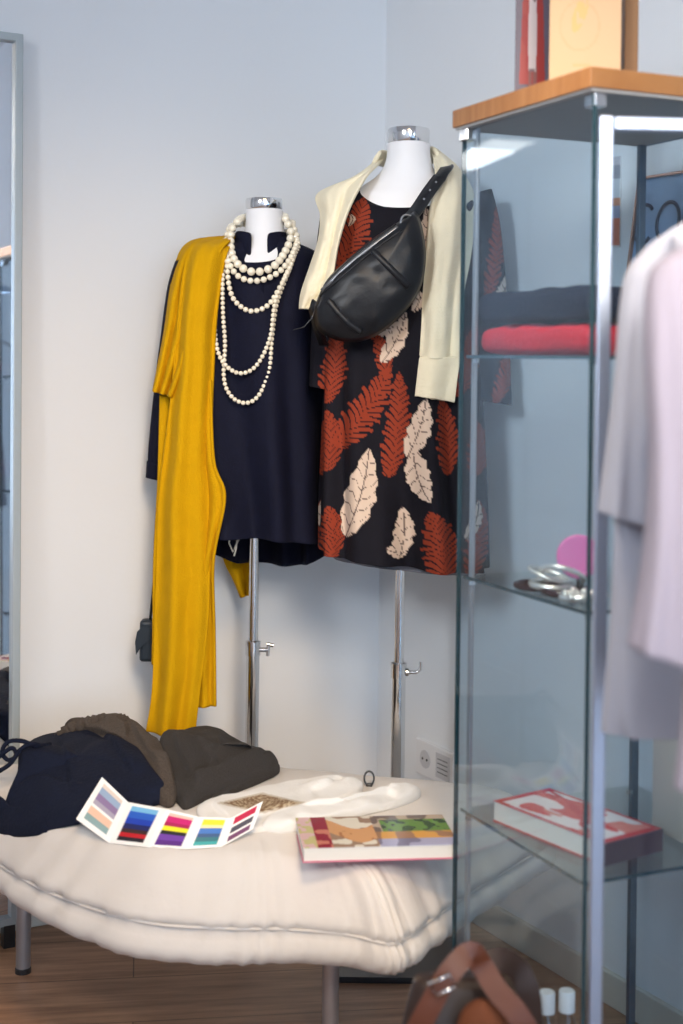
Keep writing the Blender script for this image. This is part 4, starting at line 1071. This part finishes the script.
# beige booklet standing beside it
e = empty('booklet', K(0.10, 0.240, zb), 'grey beige booklet standing at the right end of the lower shelf', 'booklet')
c = K(0.10, 0.240, zb+0.075)
o = MB().box(c, CA*0.060, CB*0.0085, Vector((0, 0, 0.075))).build('cover', beigeg_m, e); bevel(o, 0.002)
MB().box(c+Vector((0, 0, 0.0005)), CA*0.0605, CB*0.006, Vector((0, 0, 0.0735))).build('pages', pages_m, e)
# bottles on the base board
for i, (px, Y) in enumerate(((547, 2.16), (567, 2.165))):
    p = P(px, 990, Y); z0 = CBZ+0.0005
    e = empty('bottle', (p.x, Y, z0), ('left one', 'right one')[i]+' of the two small clear bottles with white caps', 'bottle', 'clear bottles at the bottom of the cabinet')
    o = MB().lathe((p.x, Y, z0), [(0.013, 0), (0.0155, 0.003), (0.0155, 0.160), (0.012, 0.175), (0.009, 0.180), (0.009, 0.186)], 24).build('bottle_body', bottle_m, e); autosmooth(o)
    o = MB().lathe((p.x, Y, z0), [(0.0135, 0.002), (0.0135, 0.12)], 20).build('contents', liquid_m, e); autosmooth(o)
    o = MB().lathe((p.x, Y, z0), [(0.0125, 0.184), (0.0125, 0.213), (0.0115, 0.215)], 24).build('cap', plastic_m, e); autosmooth(o)
# brown leather bag on the floor before the cabinet
lb = empty('leather_bag', (0.19, 1.86, 0), 'tan and dark brown leather bag with buckled strap before the cabinet', 'bag')
bc = Vector((0.165, 1.86, 0))
rows_l = [(0.0, 0.080, 0.060), (0.02, 0.088, 0.068), (0.12, 0.088, 0.066), (0.26, 0.084, 0.056), (0.36, 0.076, 0.045), (0.425, 0.058, 0.020)]
vv = []; ff = []; M_ = 40
rl = crom(rows_l, 24)
for (zz, hx, hy) in rl:
    for j in range(M_):
        a = 2*math.pi*j/M_; ca, sa = math.cos(a), math.sin(a)
        vv.append(bc+Vector((hx*math.copysign(abs(ca)**0.6, ca)*(1+0.03*math.sin(zz*30+j)), hy*math.copysign(abs(sa)**0.6, sa), max(zz, 0.0005))))
for i in range(len(rl)-1):
    for j in range(M_): ff.append((i*M_+j, i*M_+(j+1) % M_, (i+1)*M_+(j+1) % M_, (i+1)*M_+j))
ff.append(tuple(range(M_))[::-1]); ff.append(tuple((len(rl)-1)*M_+j for j in range(M_)))
mesh_obj('body', vv, ff, dbrown_m, lb, True)
mb = MB(); mb.ribbon([Vector(p) for p in crom([P(412, 1040, 1.77), P(428, 1010, 1.77), P(448, 975, 1.775), P(470, 953, 1.79), P(482, 966, 1.80), P(497, 990, 1.785), P(516, 1012, 1.77), P(530, 1034, 1.765)], 40)],
                     Vector((-0.15, -1, 0.35)), 0.028, 0.004); s_ = mb.build('strap', brown_m, lb)
mb = MB(); bk = P(443, 985, 1.764); dx = Vector((0.022, 0, 0.012)); dz = Vector((-0.008, 0, 0.012))
mb.tube([bk+dx*0.55+dz*0.6, bk-dx*0.55+dz*0.6, bk-dx*0.55-dz*0.6, bk+dx*0.55-dz*0.6], 0.003, 8, closed=True); mb.build('buckle', chrome_m, s_, True)
mb = MB(); mb.ribbon([Vector(p) for p in crom([P(478, 968, 1.87), P(500, 960, 1.88), P(518, 970, 1.90), P(529, 994, 1.90), P(532, 1030, 1.90)], 30)], Vector((-0.1, -0.9, 0.5)), 0.03, 0.006); mb.build('rim', dbrown_m, lb)
puff([P(x, y, 1.80) for x, y in ((452, 1040), (462, 1010), (480, 998), (498, 1006), (510, 1024), (515, 1060), (480, 1080), (455, 1065))], P(482, 1035, 1.80), (0, -1, 0.1), orange_m, 'front_pocket', lb, T_=0.018)

# ------------------------------------------------------------------ books on top of the cabinet
tz = CT+0.0005
def standing(name, label, cat, a0, b0, dirv, wd, ht, th, fn, backm, group=None, edge_m=None):
    """upright book; front face faces -perp"""
    base = K(a0, b0, tz); d = Vector(dirv).normalized(); n_ = Vector((d.y, -d.x, 0))
    e = empty(name, base, label, cat, group)
    up = Vector((0, 0, ht))
    f0 = base+n_*th/2
    quad_print('cover', f0+up, f0+d*wd+up, f0+d*wd, f0, fn, attr_m, e, 60, 90, 0.0015)
    MB().box(base+d*wd/2+up/2, d*(wd/2-0.001), n_*(th/2-0.0018), up/2*0.995).build('pages', edge_m or pages_m, e)
    MB().box(base+d*wd/2+up/2-n_*(th/2-0.0008), d*wd/2, n_*0.0008, up/2).build('back_cover', backm, e)
    return e
def red_coat(u, v):
    # person in a red coat: pale trousers figure between red coat panels
    x = (u-0.5)*2
    if v > 0.92: return srgb(110, 104, 112)
    if abs(x) < 0.10+0.16*(1-abs(v-0.45)) and v < 0.74: return srgb(196, 186, 190) if vnoise(u*9, v*12, 3) > -0.4 else srgb(120, 100, 110)
    if 0.7 < v and (abs(x-0.16) < 0.11 or abs(x+0.12) < 0.10): return srgb(130, 84, 84)
    if abs(x) < 0.55+0.25*v and v < 0.84: return srgb(156, 54, 52) if vnoise(u*8, v*5, 6) > -0.35 else srgb(150, 40, 44)
    if abs(x) < 0.25: return srgb(70, 50, 56)
    return srgb(96, 88, 104)
fcam = lambda ang: Vector((math.cos(R(ang)), math.sin(R(ang)), 0))
def place_world(px, Y):   # convert px,Y to cabinet (a,b)
    p = P(px, 60, Y); q = Vector((p.x, p.y, 0))-CN; return q.dot(CA), q.dot(CB)
a0, b0 = place_world(515, 2.235)
standing('photo_card', 'upright card with a figure in a red coat on the cabinet top', 'card', a0, b0, fcam(2), 0.054, 0.20, 0.003, red_coat, greyd_m)
def beige_cov(u, v):
    d = math.hypot((u-0.42)*1.1, (v-0.62)*2.0)
    if abs(d-0.30) < 0.012: return srgb(178, 142, 98)
    if (((u-0.42)*0.9+(v-0.55))**2*6+((u-0.42)-(v-0.55))**2*1.3) < 0.055 and vnoise(u*18, v*22, 4) > -0.45: return srgb(176, 148, 84)
    if abs(v-0.86) < 0.012 and abs(u-0.45) < 0.13: return srgb(178, 144, 94)
    return srgb(184, 148, 108)
a0, b0 = place_world(549, 2.10)
standing('cookbook', 'cream beige book with faint yellow leaf drawing standing on the cabinet', 'book', a0, b0, fcam(-3), 0.104, 0.24, 0.012, beige_cov, greyd_m, edge_m=greyd_m)
a0, b0 = place_world(623, 2.12)
e = empty('book', K(a0, b0, tz), 'dark brown book standing behind the cream beige one', 'book')
c = K(a0, b0, tz); d = fcam(82)
o = MB().box(c+fcam(-8)*0.012+d*0.07+Vector((0, 0, 0.115)), fcam(-8)*0.010, d*0.07, (0, 0, 0.115)).build('cover', brownb_m, e); bevel(o, 0.0015)
MB().box(c+fcam(-8)*0.012+d*0.071+Vector((0, 0, 0.1152)), fcam(-8)*0.0075, d*0.0705, (0, 0, 0.113)).build('pages', greyd_m, e)

# ------------------------------------------------------------------ sign and made-up colour panel on the right wall
def wall_poly(pix, out_): return [WR(x, y, out_) for x, y in pix]
t0, l0 = WR(645, 178), WR(636, 250)
ax_ = UD; 
sg = empty('framed_sign', t0, 'blue sign with dark round lettering in a copper frame on the right wall', 'sign')
upv = (t0-l0).normalized(); rt = UD.copy(); sgh, sgw = 0.20, 0.36
def SG(u, v, o_): return t0+rt*u-upv*v+WD*o_
MB().box(SG(sgw/2, sgh/2, 0.006), rt*(sgw/2), upv*(sgh/2), WD*0.005).build('board', signb_m, sg)
fm = MB(); fw_ = 0.0045
for (u, v, hu, hv) in ((sgw/2, fw_/2, sgw/2, fw_/2), (sgw/2, sgh-fw_/2, sgw/2, fw_/2), (fw_/2, sgh/2, fw_/2, sgh/2), (sgw-fw_/2, sgh/2, fw_/2, sgh/2)):
    fm.box(SG(u, v, 0.010), rt*hu, upv*hv, WD*0.008)
fm.build('frame', copper_m, sg)
def letter(u0, v0, rx, ry, a0_, a1_, name):
    pts = [SG(u0+rx*math.cos(a), v0-ry*math.sin(a), 0.0125) for a in [a0_+(a1_-a0_)*k/40 for k in range(41)]]
    mb = MB(); mb.ribbon(pts, WD, 0.0068, 0.0015); return mb.build(name, ink_m, sg, True)
letter(0.028, 0.090, 0.026, 0.036, R(45), R(315), 'letter_c')
letter(0.092, 0.090, 0.029, 0.036, R(0), R(360), 'letter_o')
letter(0.160, 0.090, 0.026, 0.036, R(45), R(315), 'letter_c')
letter(0.224, 0.090, 0.029, 0.036, R(0), R(360), 'letter_o')
def colour_band_fn(u, v):
    if v < 0.10: return srgb(196, 192, 200)
    if v < 0.24: return srgb(150, 150, 160)
    if v < 0.46: return srgb(200, 206, 214)
    if v < 0.55: return srgb(196, 130, 96)
    if v < 0.68: return srgb(140, 146, 176)
    if v < 0.98: return srgb(196, 92, 50) if (u-0.3)**2*2+(v-0.85)**2*9 > 0.16 else srgb(196, 70, 80)
    return srgb(214, 206, 206)
pc = empty('wall_colour_panel', WR(613, 200), 'made-up narrow panel of coloured bands on the wall left of the sign', 'picture')  # invented panel standing in for blurred colours seen in the cabinet glass
tl_, tr_, br_, bl2 = WR(607, 158, 0.005), WR(620, 156, 0.005), WR(619, 247, 0.005), WR(606, 247, 0.005)
quad_print('print', tl_, tr_, br_, bl2, colour_band_fn, attr_m, pc, 12, 80, 0.004)

# ------------------------------------------------------------------ clothes rack with shirts, right foreground
rk = empty('clothes_rack', (0.332, 1.80, 0), 'shiny steel clothes rack frame in front of the glass cabinet', 'clothes rack')
RY = 1.80; rx0 = P(603, 360, RY).x; rx1 = rx0+0.42; rzt = P(604, 124, RY).z
def squaretube(a, b, h, name):
    a = Vector(a); b = Vector(b); d = (b-a).normalized(); s1 = Vector((0, 0, 1)) if abs(d.z) < 0.5 else Vector((1, 0, 0)); s2 = d.cross(s1)
    o = MB().box((a+b)/2, (b-a)/2, s1*h, s2*h*(0.8 if name == 'post' else 1)).build(name, rail_m, rk); bevel(o, 0.002); return o
squaretube((rx0, RY, 0.0), (rx0, RY, rzt+0.010), 0.0085, 'post')
squaretube((rx1, RY+0.02, 0.0), (rx1, RY+0.02, rzt+0.010), 0.0085, 'post')
squaretube((rx0+0.0095, RY, rzt), (rx1-0.0095, RY+0.02, rzt), 0.0085, 'top_bar')
squaretube((rx0+0.0095, RY, 0.05), (rx1-0.0095, RY+0.02, 0.05), 0.0095, 'lower_bar')
RLX = (rx0+rx1)/2+0.03
squaretube((RLX, RY+0.001, rzt), (RLX, 0.75, rzt), 0.0095, 'hanging_rail')
squaretube((rx1, 0.75, 0.0), (rx1, 0.75, rzt+0.01), 0.0085, 'post')
squaretube((RLX-0.01, 0.75, rzt), (rx1, 0.75, rzt), 0.0095, 'end_bar')
def shirt(Y, rings, sleeves, m, label, hemy, neck):
    e = empty('hanging_shirt', P(700, hemy, Y), label, 'shirt', 'pale shirts on the clothes rack')
    garment('body', rings, m, e, rows=80, cols=100, folds=((7, 0.10, 0.4, 0.1), (12, 0.05, 1.2, 0.2)), wr=0.03, thick=0.002)
    for sl in sleeves:
        garment('sleeve', sl, m, e, rows=50, cols=60, folds=((5, 0.12, 0.4, 0.1), (8, 0.05, 1.2, 0.2)), wr=0.04, thick=0.002)
    hx = RLX; zt = rzt-0.0095
    nk = P(neck[0], neck[1], Y)
    mb = MB(); mb.tube([Vector(p) for p in crom([(hx-0.002, Y, zt+0.002), (hx-0.016, Y, zt+0.004), (hx-0.017, Y, zt+0.022), (hx, Y, zt+0.030), (hx+0.016, Y, zt+0.018), (hx+0.010, Y, zt-0.012), (hx, Y, zt-0.03), (hx, Y, nk.z-0.0)], 40)], 0.002, 8)
    mb.tube([(hx-0.17, Y, nk.z-0.055), (hx-0.08, Y, nk.z-0.015), (hx, Y, nk.z), (hx+0.08, Y, nk.z-0.015), (hx+0.17, Y, nk.z-0.055)], 0.005, 8)
    mb.build('hanger', steel_m, e, True)
    return e
shirt(1.62, [(700, 214, 860, 214, 1.62, 0.020, 6), (668, 232, 892, 232, 1.62, 0.028, 3), (640, 256, 920, 256, 1.62, 0.034, 0), (632, 300, 930, 300, 1.62, 0.036, 0), (622, 380, 935, 380, 1.62, 0.036, 0), (614, 500, 938, 500, 1.62, 0.036, 0), (610, 600, 942, 600, 1.62, 0.036, 0), (606, 700, 946, 700, 1.62, 0.036, 0), (605, 733, 948, 733, 1.62, 0.036, 0)],
      [[(650, 246, 672, 236, 1.60, 0.02, 0), (630, 268, 668, 268, 1.59, 0.028, 0), (622, 300, 664, 310, 1.585, 0.03, 0), (614, 390, 660, 395, 1.58, 0.03, 0), (606, 460, 657, 475, 1.58, 0.03, 0), (600, 512, 655, 528, 1.58, 0.03, 0)],
       [(892, 246, 912, 250, 1.60, 0.02, 0), (900, 268, 935, 275, 1.59, 0.028, 0), (905, 400, 950, 395, 1.58, 0.03, 0), (908, 528, 958, 512, 1.58, 0.03, 0)]], shirtA_m, 'pale lavender tee shirt hanging farthest back on the rack', 733, (780, 205))
shirt(1.44, [(742, 222, 900, 222, 1.44, 0.018, 6), (710, 240, 935, 240, 1.44, 0.022, 3), (692, 262, 958, 262, 1.44, 0.026, 0), (688, 320, 965, 320, 1.44, 0.028, 0), (690, 500, 970, 500, 1.44, 0.028, 0), (684, 700, 975, 700, 1.44, 0.028, 0), (678, 790, 980, 790, 1.44, 0.028, 0)],
      [[(696, 242, 720, 236, 1.42, 0.015, 0), (664, 258, 712, 262, 1.41, 0.024, 0), (648, 284, 706, 300, 1.405, 0.028, 0), (646, 360, 704, 380, 1.40, 0.03, 0), (650, 460, 702, 470, 1.40, 0.03, 0), (644, 560, 702, 570, 1.40, 0.03, 0), (630, 646, 700, 670, 1.40, 0.03, 0)],
       [(935, 240, 955, 246, 1.42, 0.015, 0), (940, 262, 985, 262, 1.41, 0.024, 0), (945, 400, 1000, 400, 1.40, 0.03, 0), (950, 670, 1020, 646, 1.40, 0.03, 0)]], shirtB_m, 'pinkish white long sleeved shirt hanging in front of the lavender one', 790, (822, 212))
